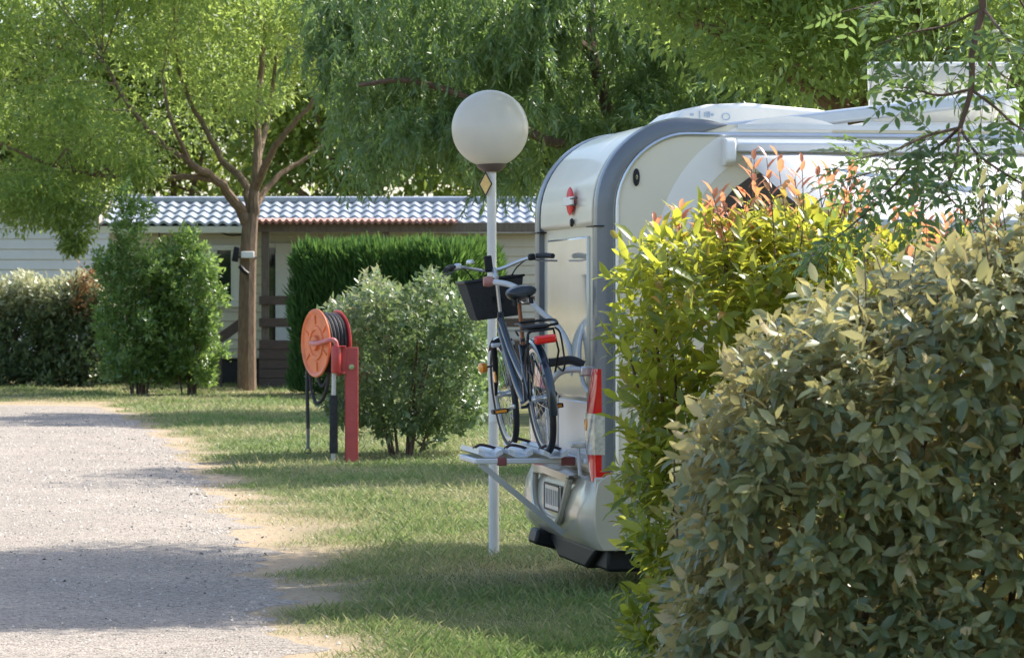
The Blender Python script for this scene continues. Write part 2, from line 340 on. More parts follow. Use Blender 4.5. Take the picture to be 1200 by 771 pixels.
# grass blades
grass_m = LEAF('grass_blade', (.080,.145,.040), (.16,.235,.070), tr=.35, trc=(.28,.42,.11), tint=(.44,.38,.20), tinttr=(.50,.44,.24), rough=.5, spec=.3)
def grass(n, y0, y1, T, name):
    u = rng.random(n); Y = y0*(y1/y0)**u
    X = rng.uniform(-.16, .075, n)*Y; X = np.where(Y > 45, rng.uniform(-.16, .0, n)*Y, X)
    w = wear(X, Y); patch = lump(np.stack([X,Y,X*0],1), 1.1, 3); patch2 = lump(np.stack([X,Y,X*0],1), .35, 8)
    far = np.maximum(Y-60, 0)
    k = (X > road_edge(np.minimum(Y,58.5))+ragged(Y)+.02) & (rng.random(n) < np.clip(w*1.25, 0.04, 1)) if True else None
    k = k | ((Y > 59.5))
    X, Y, w, patch, patch2 = X[k], Y[k], w[k], patch[k], patch2[k]; m = len(X)
    h = np.clip(rng.gamma(6, .0075, m)*(1+.9*patch)*(.35+.75*w), .012, .16)*np.clip(1+(Y-40)/90, 1, 1.5)
    th = rng.random(m)*6.283; lean = rng.uniform(.15, 1.1, m)
    ax = np.stack([np.cos(th)*lean, np.sin(th)*lean, np.ones(m)],1); nr = np.stack([np.cos(th), np.sin(th), -lean*.5],1)+rand_dir(m)*.3
    tint = np.clip(.34-.9*patch2-.4*patch+(1-w)*.5+rng.normal(0,.28,m), 0, 1)
    z = -.014+(.015*np.sin(X*1.3)*np.sin(Y*.7)+.014)*np.where(Y < 62, np.clip((X-road_edge(Y)-.4)/.8,0,1), 1)-.006
    return leaf_mesh(name, np.stack([X,Y,z],1), ax, nr, h, np.clip(.0042*Y/17, .004, .016)*rng.uniform(.6,1.3,m), grass_m, T, tint)
tag(put('grass', grass(430000, 15.5, 80, T_BLADE, 'grass')), 'short sun-dried lawn grass beside the gravel road', 'grass', kind='stuff')

# ------------------------------------------------------------------ trees and hedges
def limb_tree(name, label, cat, base, limbs, clumps, leafmat, barkm, per, Lr, Wr, T=T_DIA, droop=.3, group=None, shell=.55, connect=.35, tint=None):
    """limbs: list of (points, r0, r1) in world space; clumps: (n,4) centre + radius"""
    t = empty(name, base); B = V(base); tag(t, label, cat, group)
    m = MB()
    tips = []
    for pts, r0, r1 in limbs:
        sp = smoothpath([V(p)-B for p in pts], 5); k = len(sp)
        for i in range(1, (k-1) if r0 < .14 else 1): sp[i] = sp[i]+Vector(rng.normal(0, min(.02, r0*.12), 3))
        m.tube(sp, [r0+(r1-r0)*(i/(k-1))**.8 for i in range(k)], 9 if r0 > .06 else 6); tips += [(q, r0+(r1-r0)*(i/(k-1))) for i, q in enumerate(sp) if i > k*.3]
    tp = np.array([q for q, _ in tips]); clumps = np.array(clumps)
    for c in clumps:
        if rng.random() < connect and len(tp):
            cc = c[:3]-np.array(B); dd = np.linalg.norm(tp-cc, axis=1)+np.maximum(tp[:,2]-cc[2], 0)*1.5; j = int(dd.argmin()); a = Vector(tp[j]); b_ = Vector(cc)
            mid = (a+b_)/2+Vector(rng.normal(0, .12, 3))*dd[j]+Vector((0,0,.08*dd[j])); r = min(tips[j][1]*.55, .035+.012*dd[j])
            m.tube(smoothpath([a, mid, b_], 4), [max(.006, r*(1-i/9)) for i in range(9)], 5)
    m.build('trunk', barkm, t)
    if per:
        N = len(clumps)*per; ci = np.repeat(np.arange(len(clumps)), per); d = rand_dir(N); rr = clumps[ci,3]*(1-shell*rng.random(N)**1.6)
        d2 = d*np.array([1.15,1.15,.8]); pos = clumps[ci,:3]+d2*rr[:,None]; pos += .18*clumps[ci,3][:,None]*rng.normal(size=(N,3))
        axd = d*.7+rand_dir(N)*.8+np.array([0,0,-droop]); nr = rand_dir(N)*.8+np.array([0,0,1.])
        tt = None if tint is None else np.clip(tint+rng.normal(0,.25,N)+np.repeat(rng.normal(0,.25,len(clumps)), per), 0, 1)
        Ls = rng.uniform(Lr[0], Lr[1], N); Ws = Ls*rng.uniform(Wr[0], Wr[1], N)
        tag(put('crown', leaf_mesh('crown', pos-np.array(B), axd, nr, Ls, Ws, leafmat, T, tt), None, t), kind='stuff')
    return t
# --- the broad ash tree before the cabin
TY = 68.
ash_m = LEAF('ash_leaf', (.060,.120,.042), (.18,.26,.075), tr=.5, trc=(.62,.78,.19), rough=.45)
def q(x, y, d=0): return P(x, y, TY+d)
ash_limbs = [([q(289,459), q(289,400), q(290,330), q(292,275), q(294,250)], .20, .155),
 ([q(291,262), q(277,240,-.2), q(255,212,-.6), q(222,190,-1), q(188,168,-1.2), q(150,120,-1.4), q(120,70,-1.2)], .13, .03),
 ([q(252,210,-.6), q(215,207,-.8), q(165,210,-.9), q(110,205,-1.1), q(50,190,-1.4), q(-20,160,-1.6)], .08, .025),
 ([q(294,255), q(287,215,.5), q(262,190,1), q(240,150,1.2), q(215,100,1.6), q(205,40,1.6)], .10, .03),
 ([q(294,255), q(300,215), q(301,170,.2), q(303,110,.3), q(311,30,.4), q(318,-60,.4)], .13, .03),
 ([q(299,222), q(318,180,-.6), q(342,148,-.9), q(370,115,-1), q(386,75,-1)], .09, .03),
 ([q(296,250), q(310,225,.6), q(330,203,.9), q(352,190,1.1), q(380,170,1.3)], .085, .03),
 ([q(302,190,.1), q(314,140,1.2), q(322,80,1.6), q(330,20,1.8)], .07, .025),
 ([q(222,190,-1), q(200,140,-1.5), q(190,90,-1.6)], .06, .02)]
cl = []
while len(cl) < 215:
    x, y = rng.uniform(-170, 425), rng.uniform(-190, 262)
    bot = np.interp(x, [-170,0,70,120,180,240,280,330,370,425], [262,255,250,212,185,168,128,140,165,150])
    if y > bot: continue
    if ((x-150)/340)**2+((y-120)/330)**2 > 1: continue
    d = rng.uniform(-2.6, 3.2)
    if 165 < x < 405 and y > 45:
        d = rng.uniform(1.0, 3.6)
        if rng.random() < .25: continue
    c = q(x, y, d); cl.append((c.x, c.y, c.z, rng.uniform(.42, .8)))
for x, y, r in ((75,250,.4),(90,272,.3),(105,240,.35),(60,225,.5),(85,288,.2),(20,240,.6),(300,120,.4),(405,60,.7),(395,20,.8),(165,200,.3)):
    c = q(x, y, -2.2); cl.append((c.x, c.y, c.z, r))
limb_tree('ash_tree', 'broad tree with a forked brown trunk and bright leaves before the tile-roofed cabin', 'tree', q(289,459)*Vector((1,1,0)) if False else (PX(289,TY), TY, 0), ash_limbs, cl, ash_m, bark, 400, (.10,.19), (.28,.42), connect=.3)
# --- drooping narrow-leaved tree behind the lamp
WY = 54.
wil_m = LEAF('narrow_leaf', (.055,.115,.038), (.175,.25,.105), tr=.40, trc=(.40,.60,.16), spec=.8, rough=.34)
def q2(x, y, d=0): return P(x, y, WY+d)
wt = empty('drooping_tree', (PX(742,WY), WY, 0)); B = np.array(wt.location)
tag(wt, 'large dark drooping tree with narrow leaves behind the globe lamp', 'tree')
m = MB(); base = Vector((PX(742,WY), WY, 0))
for pts, r0, r1 in (([base, q2(740,300), q2(735,220), q2(738,170)], .32, .24), ([q2(738,175), q2(722,150), q2(708,118), q2(694,62), q2(690,0,.3), q2(670,-80,.5)], .13, .06),
    ([q2(738,175), q2(752,140), q2(760,100), q2(772,45), q2(800,-20), q2(820,-90)], .15, .06), ([q2(735,200), q2(690,170,-1), q2(640,165,-1.6), q2(560,120,-2), q2(480,95,-2.2), q2(420,100,-2.4)], .10, .03),
    ([q2(738,190), q2(800,150,-.8), q2(860,100,-1), q2(920,60,-1)], .09, .03), ([q2(694,62), q2(620,10,-1), q2(540,-20,-1.5), q2(450,-40,-1.8)], .08, .03)):
    sp = [p_-base for p_ in smoothpath(pts, 5)]; k = len(sp); m.tube(sp, [r0+(r1-r0)*i/(k-1) for i in range(k)], 9)
m.build('trunk', bark_w, wt)
S, K = 7400, 21
cx, cy = [], []; SP = 430
while len(cx) < SP:
    x, y = rng.uniform(372, 1060, 400), rng.uniform(-110, 250, 400)
    top = np.ones(400, bool); bot = np.interp(x, [372,400,440,470,520,560,620,700,800,1060], [55,150,205,165,175,215,215,190,150,110])
    nz = lump(np.stack([x/60, y/60, x*0],1), 1., 5); k = (y < bot-10*rng.random(400)) & (nz+rng.normal(0,.22,400) > -.22)
    k &= ~((np.abs(x-705) < 16) & (y > 55) & (y < 140) & (rng.random(400) < .75))
    cx += x[k].tolist(); cy += y[k].tolist()
cx, cy = np.array(cx[:SP]), np.array(cy[:SP]); dep = WY+rng.uniform(-2.8, 3.0, SP)*np.clip((cx-372)/70, .25, 1)
sp_i = rng.integers(0, SP, S); cx = cx[sp_i]+rng.normal(0,15,S); cy = cy[sp_i]+rng.normal(0,11,S); dep = dep[sp_i]+rng.normal(0,.22,S)
p0 = np.stack([(cx-600)*dep/FPX, dep, EYE-(cy-HY)*dep/FPX], 1)
th = rng.random(S)*6.283; Ln = rng.uniform(.35, .85, S)
t = np.linspace(.05, 1, K)[None, :, None]
od = np.stack([np.cos(th), np.sin(th), .35*np.ones(S)], 1)[:, None, :]; dn = np.array([0,0,-1.])[None, None]
pos = p0[:, None, :]+(od*t*(1-.45*t)*.75+dn*t*t*.75)*Ln[:, None, None]
tan = od*(1-.9*t)*.75+dn*2*t*.75
pos = pos.reshape(-1,3); tan = nrmz(np.broadcast_to(tan, (S,K,3)).reshape(-1,3)); N = len(pos)
Ls = rng.uniform(.10, .19, N)
me = leaf_mesh('crown', pos+rng.normal(0,.012,(N,3))-B, tan*.9+rand_dir(N)*.75+np.array([0,0,-.25]), rand_dir(N), Ls, Ls*rng.uniform(.17,.26,N), wil_m, T_DIA)
tag(put('crown', me, None, wt), kind='stuff')
# --- bright leafy trees behind and above the camper
bri_m = LEAF('bright_leaf', (.070,.14,.040), (.18,.27,.075), tr=.5, trc=(.50,.64,.15), rough=.42)
def clumps_px(n, xr, yr, Yr, rr, ok=None):
    o = []
    while len(o) < n:
        x, y, Y = rng.uniform(*xr), rng.uniform(*yr), rng.uniform(*Yr)
        if ok and not ok(x, y, Y): continue
        c = P(x, y, Y); o.append((c.x, c.y, c.z, rng.uniform(*rr)))
    return o
def simple_limbs(b, fork, ends, r):
    b = V(b); f = V(fork); out = [([b, b+(f-b)*.5+Vector((.05,.03,0)), f], r, r*.75)]
    for e in ends:
        e = V(e); mid = (f+e)/2+Vector((0,0,.25)); out.append(([f, mid, e], r*.55, r*.15))
    return out
ok = lambda x, y, Y: y < np.interp(x, [560,700,760,820,900,1000,1100,1500], [-75,-60,-10,45,88,118,112,120]) and PX(x,Y)-.738*PZ(y,Y) > -3.9
limb_tree('leafy_tree', 'bright green leafy tree rising behind the camper roof', 'tree', (5.2,37.5,0),
  simple_limbs((5.2,37.5,0), (5.0,37.5,2.6), [(2.6,37.,4.4),(1.2,36.8,5.2),(4.2,37,5.5),(6.5,38,5.2),(7.6,37.5,4.6),(3.3,38.2,4.2)], .2),
  clumps_px(215, (560,1420), (-200,125), (35.4,39), (.35,.6), ok), bri_m, bark, 300, (.09,.15), (.34,.46), connect=.45)
ok = lambda x, y, Y: y < np.interp(x, [830,1000,1100,1200,1500], [-70,-40,-22,30,90])
limb_tree('leafy_tree', 'tall leafy tree spreading high over the camper roof from beyond the bonnet', 'tree', (6.6,27.5,0),
  simple_limbs((6.6,27.5,0), (6.4,27.5,2.8), [(3.8,26.0,5.2),(2.6,25.2,5.3),(2.2,23.4,5.5),(4.6,23.6,5.5),(5.2,26,5.8),(7.5,27.5,5.2)], .17),
  [c_ for c_ in ((rng.uniform(.1,5.8), rng.uniform(20.9,26.7), rng.uniform(4.9,6.2), rng.uniform(.42,.6)) for _ in range(260)) if not (c_[0] > 2.4 and c_[1] < 23.6)]+clumps_px(14, (1130,1560), (-60,60), (26,28.2), (.3,.5), None), bri_m, bark, 360, (.08,.13), (.34,.46), connect=.5)
# --- trees beyond the cabins
bgl = [LEAF('far_leaf_%d' % i, a, b_, tr=.45, trc=t_, rough=.6) for i, (a, b_, t_) in enumerate((((.05,.10,.02),(.12,.19,.04),(.38,.48,.08)), ((.06,.09,.025),(.12,.16,.05),(.30,.38,.08)), ((.08,.14,.03),(.16,.24,.05),(.45,.55,.10))))]
labs = ('pale green tree filling the gap behind the ash limbs', 'rounded tree far behind the grey-sided cabin', 'sunlit yellow-green tree beyond the tiled cabin roof', 'tall green tree far behind the drooping tree', 'far green tree beyond the bright tree over the camper', 'far wide tree beyond the hedge tops on the camper side', 'far spreading tree past the open end of the silvery hedge', 'far tree past the camper cab')
for i, (x, Y, hw, lab) in enumerate(((-60,108,5.5,labs[1]), (200,112,6.5,labs[0]), (420,98,5.0,labs[2]), (640,105,6.0,labs[3]), (880,100,6.0,labs[4]), (1150,104,6.5,labs[5]), (-330,100,6.5,labs[6]), (1420,100,6.,labs[7]))):
    bx = PX(x, Y); cl = []
    while len(cl) < 100:
        d = rand_dir(1)[0]*rng.random()**.4; c = np.array([bx, Y, 7.6])+d*np.array([hw, 3.2, 6.8])
        if c[2] > 1.4: cl.append((*c, rng.uniform(.8, 1.4)))
    limb_tree('background_tree', lab, 'tree', (bx,Y,0), simple_limbs((bx,Y,0), (bx+.1,Y,3), [(bx+dx,Y+dy,zz) for dx, dy, zz in ((-3,0,6),(3,.5,6.5),(0,1,9),(-1.5,-1,8),(1.6,-1,8))], .28), cl, bgl[(1,0,2,1,2,0,1,2)[i]], bark, 195, (.24,.40), (.4,.6), connect=.4, group='trees beyond the cabins')

# --- generic hedge builder
HED = {}
def hedge(name, label, cat, base, sdf, lo, hi, n, leafmat, Lr, Wr, T=T_BIG, shell=.4, fall=.16, up=.35, stems=(), singles=0, tintf=None, out=.8, rnd=.7, down=0, extra=None, nrm_up=.4, group=None, sh=0, shl=.2):
    t = empty(name, base); B = np.array(base, float); tag(t, label, cat, group)
    if sh:      # sh leaves spiralling round each short shoot
        p, d, g = sample_sdf(sdf, lo, hi, n//sh, shell, fall); m_ = len(p); n = m_*sh
        dr = nrmz(g*out+rand_dir(m_)*.55+np.array([0,0,up])); o1 = nrmz(np.cross(dr, rand_dir(m_))); o2 = np.cross(dr, o1)
        j = np.tile(np.arange(sh), m_); rep = lambda a: np.repeat(a, sh, axis=0); ln_ = rep(shl*rng.uniform(.6,1.2,m_)); a_ = j*2.4+rep(rng.random(m_)*6.28)+rng.normal(0,.25,n); t_ = (j+.5)/sh
        rad = rep(o1)*np.cos(a_)[:,None]+rep(o2)*np.sin(a_)[:,None]; D_ = rep(dr)
        p = rep(p)+D_*((t_-.6)*ln_)[:,None]; d = rep(d)+(t_-.6)*ln_*.5; g = rep(g)
        ax = rad*(1-.45*t_[:,None]**3)+D_*(.45+.9*t_[:,None]**3)+rand_dir(n)*rnd*.35+np.array([0,0,-down]); nr = D_*.9-rad*.25+rand_dir(n)*.3+np.array([0,0,nrm_up])
        k_ = p[:,2] > .05; p, d, g, ax, nr = p[k_], d[k_], g[k_], ax[k_], nr[k_]; n = len(p)
    else:
        p, d, g = sample_sdf(sdf, lo, hi, n, shell, fall)
        ax = g*out+rand_dir(n)*rnd+np.array([0,0,up-down]); nr = g*.6+rand_dir(n)*.55+np.array([0,0,nrm_up])
    Ls = rng.uniform(Lr[0], Lr[1], n)*(1+.25*rng.normal(size=n).clip(-1,1.5)); Ws = Ls*rng.uniform(Wr[0], Wr[1], n)
    tint = tintf(p, d) if tintf else np.zeros(n)
    if extra: 
        ep, ea, en, eL, eW, et = extra; p = np.vstack([p, ep]); ax = np.vstack([ax, ea]); nr = np.vstack([nr, en]); Ls = np.r_[Ls, eL]; Ws = np.r_[Ws, eW]; tint = np.r_[tint, et]; d = np.r_[d, np.zeros(len(ep))]; g = np.vstack([g, np.tile([[0,-1.,0]], (len(ep),1))])
    keep = np.ones(len(p), bool)
    if singles:
        x = 600+FPX*p[:,0]/p[:,1]; y = HY-FPX*(p[:,2]-EYE)/p[:,1]
        vis = (d > -.07) & (g[:,1] < -.15) & (x > 640) & (x < 1205) & (y > 150) & (y < 775)
        sc_ = np.where(vis, Ls/p[:,1]*np.exp(rng.normal(0,.12,len(p))), 0); pk = np.argsort(-sc_)[:singles]; keep[pk] = False
        ms = [unit_leaf('leaf', leafmat, T, tv) for tv in (0.,.5,1.)]
        single_leaves('leaf', p[pk]-B, ax[pk], nr[pk], Ls[pk], Ws[pk], ms, t, np.clip(np.round(tint[pk]*2), 0, 2).astype(int))
    tag(put('foliage', leaf_mesh('foliage', p[keep]-B, ax[keep], nr[keep], Ls[keep], Ws[keep], leafmat, T, tint[keep]), None, t), kind='stuff')
    for pts, r in stems:
        MB().tube([V(q_)-V(base) for q_ in smoothpath(pts, 4)], [r*(1-.6*i/(4*(len(pts)-1))) for i in range(4*(len(pts)-1)+1)], 6).build('stem', stem_m, t)
    return t
def fan_stems(cx, cy, h, n, spread, r, depth=.3):
    o = []
    for i in range(n):
        a = rng.uniform(-1,1); bx = cx+a*spread*.3; by = cy+rng.uniform(-1,1)*depth*.4
        o.append(([(bx,by,-.03),(bx+a*spread*.3,by,h*.35),(bx+a*spread*.8+rng.normal(0,.08),by+rng.uniform(-1,1)*depth,h*rng.uniform(.75,.95))], r*rng.uniform(.6,1.2)))
    return o
# photinia hedge with young red shoots
pho_m = LEAF('photinia_leaf', (.075,.15,.025), (.25,.30,.045), tr=.52, trc=(.64,.66,.075), tint=(.42,.15,.085), tinttr=(.78,.33,.16), rough=.3, spec=.6)
def sd_pho(p):
    h = np.interp(p[:,0], [.3,.6,1.0,1.5,1.8,2.4,3.6], [1.97,2.07,2.10,2.12,2.02,1.93,1.9])
    Q = np.stack([np.maximum(.52-p[:,0]+.075*np.clip((1.75-p[:,2])*3,0,1)+.06*np.clip(.8-p[:,2],0,1), p[:,0]-3.3), np.abs(p[:,1]-16.25)-.62, p[:,2]-h], 1)+.3
    return np.linalg.norm(np.maximum(Q,0),axis=1)+np.minimum(Q.max(1),0)-.3+lump(p,2.2,1)*.13
ep, ea, en, eL, eW, et = [], [], [], [], [], []; pst = []
for i in range(80):
    x = rng.uniform(.62, 2.6); y = rng.uniform(15.75, 16.5); h0 = float(np.interp(x,[1.5,1.8,2.6],[2.02,1.94,1.86])); h = rng.uniform(.05,.24)+.14*math.exp(-((x-1.55)/.35)**2) if i > 9 else rng.uniform(.28,.42)
    lean = rng.normal(0,.09,2); top = np.array([x+lean[0], y+lean[1], h0+h]); bot_ = np.array([x,y,h0-.16]); pst.append(([bot_.tolist(), ((bot_+top)/2+rng.normal(0,.015,3)).tolist(), top.tolist()], .004))
    nl = int(rng.integers(9,14))
    for j in range(nl):
        t_ = (j/(nl-1))**.8; a = j*2.4+rng.normal(0,.3); pp = bot_+(top-bot_)*t_
        ep.append(pp); ea.append([math.cos(a)*.8, math.sin(a)*.8, .45+.7*t_**3]); en.append([-math.cos(a)*.6, -math.sin(a)*.6, 1]); L_ = rng.uniform(.085,.125)*(1-.2*t_**4); eL.append(L_); eW.append(L_*rng.uniform(.30,.38)); et.append(np.clip((t_-.45)*3+rng.normal(0,.12), 0, 1))
ex = [np.array(v, float) for v in (ep, ea, en, eL, eW, et)]
photinia = hedge('photinia_hedge', 'yellow-green glossy hedge with orange-red young shoots beside the camper', 'hedge', (1.9,16.25,0), sd_pho, (.1,15.4,.06), (3.7,17.1,2.4), 26000, pho_m, (.070,.118), (.32,.42), shell=.62, fall=.32, up=.7, sh=11, shl=.26, down=.12,
  stems=fan_stems(.95,16.25,2.,6,.5,.02)+fan_stems(2.,16.25,2.,6,.6,.02)+pst, singles=300, extra=ex, tintf=lambda p, d: np.clip(rng.normal(-.25,.28,len(p)),0,.8))
# silvery elaeagnus hedge nearest on this side
ela_m = LEAF('elaeagnus_leaf', (.062,.112,.055), (.26,.265,.115), tr=.32, trc=(.62,.56,.22), back=(.50,.40,.22), tint=(.40,.40,.26), tinttr=(.42,.42,.22), rough=.36, spec=.55)
def sd_ela(p):
    h = np.interp(p[:,0], [.50,.65,.75,.9,1.2,1.58,2.0,4], [.9,1.16,1.33,1.5,1.70,1.87,2.0,2.1])
    Q = np.stack([np.maximum(.62-p[:,0]+.06*np.clip(1.1-p[:,2],0,1), p[:,0]-3.0), np.abs(p[:,1]-13.1)-.75, p[:,2]-h], 1)+.38
    return np.linalg.norm(np.maximum(Q,0),axis=1)+np.minimum(Q.max(1),0)-.38+lump(p,2.6,2)*.16
ep, ea, en, eL, eW, et = [], [], [], [], [], []; est = []
for i in range(26):
    x = rng.uniform(.6, 2.0) if i > 8 else rng.uniform(1.75,2.0); y = rng.uniform(12.7,13.4); h0 = float(np.interp(x,[.45,.6,.7,.85,1.17,1.56,2.0],[.9,1.16,1.33,1.5,1.70,1.87,2.0]))-.15; h = rng.uniform(.15,.32)+(.12 if i < 9 else 0)
    top = np.array([x+rng.normal(0,.08), y, h0+h]); bot_ = np.array([x,y,h0-.2]); est.append(([bot_.tolist(), ((bot_+top)/2+rng.normal(0,.012,3)).tolist(), top.tolist()], .005))
    for j in range(11):
        t_ = j/10; a = j*2.4; ep.append(bot_+(top-bot_)*t_); ea.append([math.cos(a)*.8, math.sin(a)*.8, .5+.6*t_**3]); en.append([-math.cos(a)*.5,-math.sin(a)*.5,1]); L_ = rng.uniform(.05,.08); eL.append(L_); eW.append(L_*.45); et.append(rng.uniform(0,.6))
ex = [np.array(v, float) for v in (ep, ea, en, eL, eW, et)]
hedge('elaeagnus_hedge', 'dense dull olive hedge with pale leaf undersides in front of the yellow-green hedge', 'hedge', (1.9,13.1,0), sd_ela, (.2,12.1,.05), (3.5,14.,2.3), 40000, ela_m, (.055,.090), (.40,.50), T=T_BIG, shell=.36, fall=.15, up=.35, down=.5, out=.75, rnd=.7, sh=10, shl=.20,
  stems=fan_stems(1.1,13.1,1.4,6,.4,.02)+fan_stems(1.8,13.1,1.8,7,.6,.02)+est, singles=300, extra=ex, tintf=lambda p, d: np.clip(rng.normal(-.5,.4,len(p))+(p[:,2]-1.5)*.35,0,.9), nrm_up=.15)
# round bush behind the hose reel, leaf tint paler towards the upper left
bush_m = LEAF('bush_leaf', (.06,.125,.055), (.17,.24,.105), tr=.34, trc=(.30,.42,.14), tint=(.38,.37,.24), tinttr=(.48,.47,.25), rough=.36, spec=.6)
def sd_bush(p):
    a = rbox(p, (-1.20,39.4,1.12), (.90,.85,.82), .5); return a+lump(p,2.4,4)*.30+lump(p,6,3)*.12
hedge('round_bush', 'rounded green bush, paler towards the upper left, behind the red hose reel', 'bush', (-1.20,39.4,0), sd_bush, (-2.5,38.1,.10), (0,40.7,2.4), 15000, bush_m, (.06,.10), (.42,.55), T=T_DIA, shell=.5, fall=.25, up=.5, sh=9, shl=.18, down=.1,
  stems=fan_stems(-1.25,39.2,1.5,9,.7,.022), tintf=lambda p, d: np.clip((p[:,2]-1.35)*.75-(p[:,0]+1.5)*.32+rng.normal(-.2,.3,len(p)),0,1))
# clipped conifer hedge before the terrace
thu_m = LEAF('conifer_spray', (.028,.085,.028), (.085,.185,.055), tr=.32, trc=(.22,.40,.08), rough=.6, spec=.3)
TC = (PX(463,63.5), 64.4, 1.36); TR = R(-24)
def sd_thu(p): return rbox(p, TC, (1.78,.95,1.40), .22, TR)+lump(p,1.7,6)*.14
hedge('conifer_hedge', 'tall clipped feathery conifer hedge in front of the cabin terrace', 'hedge', (TC[0],TC[1],0), sd_thu, (-5.2,62,.05), (.6,67,3.4), 70000, thu_m, (.10,.26), (.10,.17), T=T_DIA, shell=.5, fall=.2, up=1.0, out=.75, rnd=.42,
  stems=[([(TC[0]+dx*.9,TC[1]-dx*.4,-.03),(TC[0]+dx*.9,TC[1]-dx*.4,1.4),(TC[0]+dx*.9,TC[1]-dx*.4,2.8)],.05) for dx in (-1.3,0,1.3)])
# long silvery hedge by the grey cabin; its tint paints sunlight on the top
lh_m = LEAF('far_hedge_leaf', (.06,.115,.05), (.18,.23,.11), tr=.3, trc=(.28,.32,.1), tint=(.56,.56,.40), tinttr=(.62,.62,.36), rough=.36, spec=.6)
def sd_lh(p): return rbox(p, (-11.6,71.6,1.08), (3.25,.7,1.16), .3)+lump(p,1.6,9)*.22
hedge('long_hedge', 'long silvery hedge with a painted sunlit top in front of the grey-sided cabin', 'hedge', (-11.6,71.6,0), sd_lh, (-15,70.6,.1), (-8.1,72.6,2.6), 42000, lh_m, (.09,.15), (.42,.55), T=T_DIA, shell=.65, fall=.5, up=.6, sh=8, shl=.25,
  stems=fan_stems(-9.3,71.5,1.8,6,.8,.03)+fan_stems(-11,71.5,1.8,6,.8,.03), tintf=lambda p, d: np.clip((p[:,2]-1.5)*1.5+rng.normal(-.1,.3,len(p)),0,1))
def sd_rp(p): return rbox(p, (PX(106,71),71.2,1.9), (.33,.33,.5), .25)+lump(p,3,3)*.3
hedge('red_tipped_shrub', 'small shrub with orange-red young leaves at the end of the silvery hedge', 'shrub', (PX(106,71),71.2,0), sd_rp, (-9.4,70.6,.9), (-8.2,71.8,2.7), 700, LEAF('red_tip_leaf', (.08,.11,.03), (.38,.17,.09), tr=.4, trc=(.62,.33,.16)), (.09,.14), (.38,.45), T=T_DIA, stems=[([(PX(106,71),71.2,-.03),(PX(106,71)+.03,71.2,1.2),(PX(106,71),71.2,2.1)],.02)])
# two loose shrubs at the road end
sh_m = LEAF('loose_shrub_leaf', (.055,.12,.034), (.15,.24,.07), tr=.45, trc=(.38,.56,.13), rough=.3, spec=.7)
def sd_s1(p): return np.minimum(rbox(p,(PX(162,65),65,1.55),(.75,.7,1.35),.55), rbox(p,(PX(160,65),64.8,3.1),(.28,.28,.75),.25))+lump(p,2.1,11)*.42+lump(p,5,2)*.16
hedge('loose_shrub', 'loose multi-stemmed shrub with a tall sprout beside the silvery hedge', 'shrub', (PX(160,65),65,0), sd_s1, (-8.6,63.8,.25), (-5.8,66.2,4.1), 13000, sh_m, (.075,.13), (.42,.55), T=T_DIA, shell=.7, fall=.5, up=.6, sh=9, shl=.28, stems=fan_stems(PX(162,65),64.9,2.6,8,.55,.03))
def sd_s2(p): return np.minimum(rbox(p,(PX(214,65),65.2,1.45),(.60,.7,1.25),.45), rbox(p,(PX(222,65),65.1,2.7),(.3,.3,.38),.25))+lump(p,2.3,13)*.42+lump(p,5,7)*.16
hedge('loose_shrub', 'bushy glossy shrub standing beside the ash trunk', 'shrub', (PX(222,65),65.2,0), sd_s2, (-7.4,64,.2), (-4.9,66.4,3.5), 13000, sh_m, (.075,.13), (.42,.55), T=T_DIA, shell=.7, fall=.5, up=.6, sh=9, shl=.28, stems=fan_stems(PX(222,65),65.1,2.3,8,.55,.03))

# --- near ash branch hanging over the hedge
NY = 15.0
nb_m = LEAF('pinnate_leaflet', (.05,.105,.040), (.115,.18,.065), tr=.42, trc=(.27,.40,.11), rough=.35)
nt_ = empty('overhanging_tree', (4.3,15.6,0)); tag(nt_, 'tree with small paired leaflets reaching over the awning and hedge', 'tree'); NB = np.array(nt_.location)
def q3(x, y, d=0): return P(x, y, NY+d)
tw = [([(4.3,15.6,-.03),(4.25,15.6,1.5),(4.15,15.55,2.9),(3.6,15.4,3.75),(2.9,15.2,3.75)], .11, .028),
 ([(2.9,15.2,3.75),q3(1165,-40),q3(1152,10),q3(1140,60),q3(1138,105),q3(1125,150)], .022, .011),
 ([q3(1125,150),q3(1100,172),q3(1072,190),q3(1050,215),q3(1020,245),q3(985,275),q3(945,305)], .008, .003),
 ([q3(1125,150),q3(1085,160,-.1),q3(1045,178,-.2),q3(1010,185,-.2)], .008,.003),
 ([q3(1138,105),q3(1100,112,.1),q3(1070,104,.1),q3(1040,102,.1)], .008,.003),
 ([q3(1110,165),q3(1065,195,.2),q3(1030,200,.2),q3(990,212,.2)], .007,.003),
 ([q3(1138,105),q3(1165,125),q3(1195,150),q3(1230,160)], .008,.004),
 ([q3(1125,150),q3(1145,180,-.1),q3(1180,205,-.1),q3(1215,225,-.1)], .008,.003),
 ([q3(1125,150),q3(1120,190,-.2),q3(1105,225,-.2),q3(1080,250,-.2)], .007,.003),
 ([q3(1145,180,-.1),q3(1150,215),q3(1165,250),q3(1185,285)], .006,.003),
 ([q3(1152,10),q3(1110,30,.2),q3(1070,38,.2),q3(1030,52,.2)], .008,.003),
 ([q3(1152,10),q3(1180,45,-.2),q3(1205,70,-.2)], .008,.003),
 ([q3(1165,-40),q3(1100,-25,.3),q3(1040,0,.3),q3(985,15,.3)], .010,.003),
 ([q3(1165,-40),q3(1195,0,.3),q3(1215,40,.3)], .009,.003),
 ([q3(1140,60),q3(1170,85,.2),q3(1200,105,.2)], .007,.003),
 ([q3(1105,225,-.2),q3(1130,250,-.25),q3(1150,280,-.3)], .005,.002)]
m = MB(); lp, la, ln, lL, lW = [], [], [], [], []
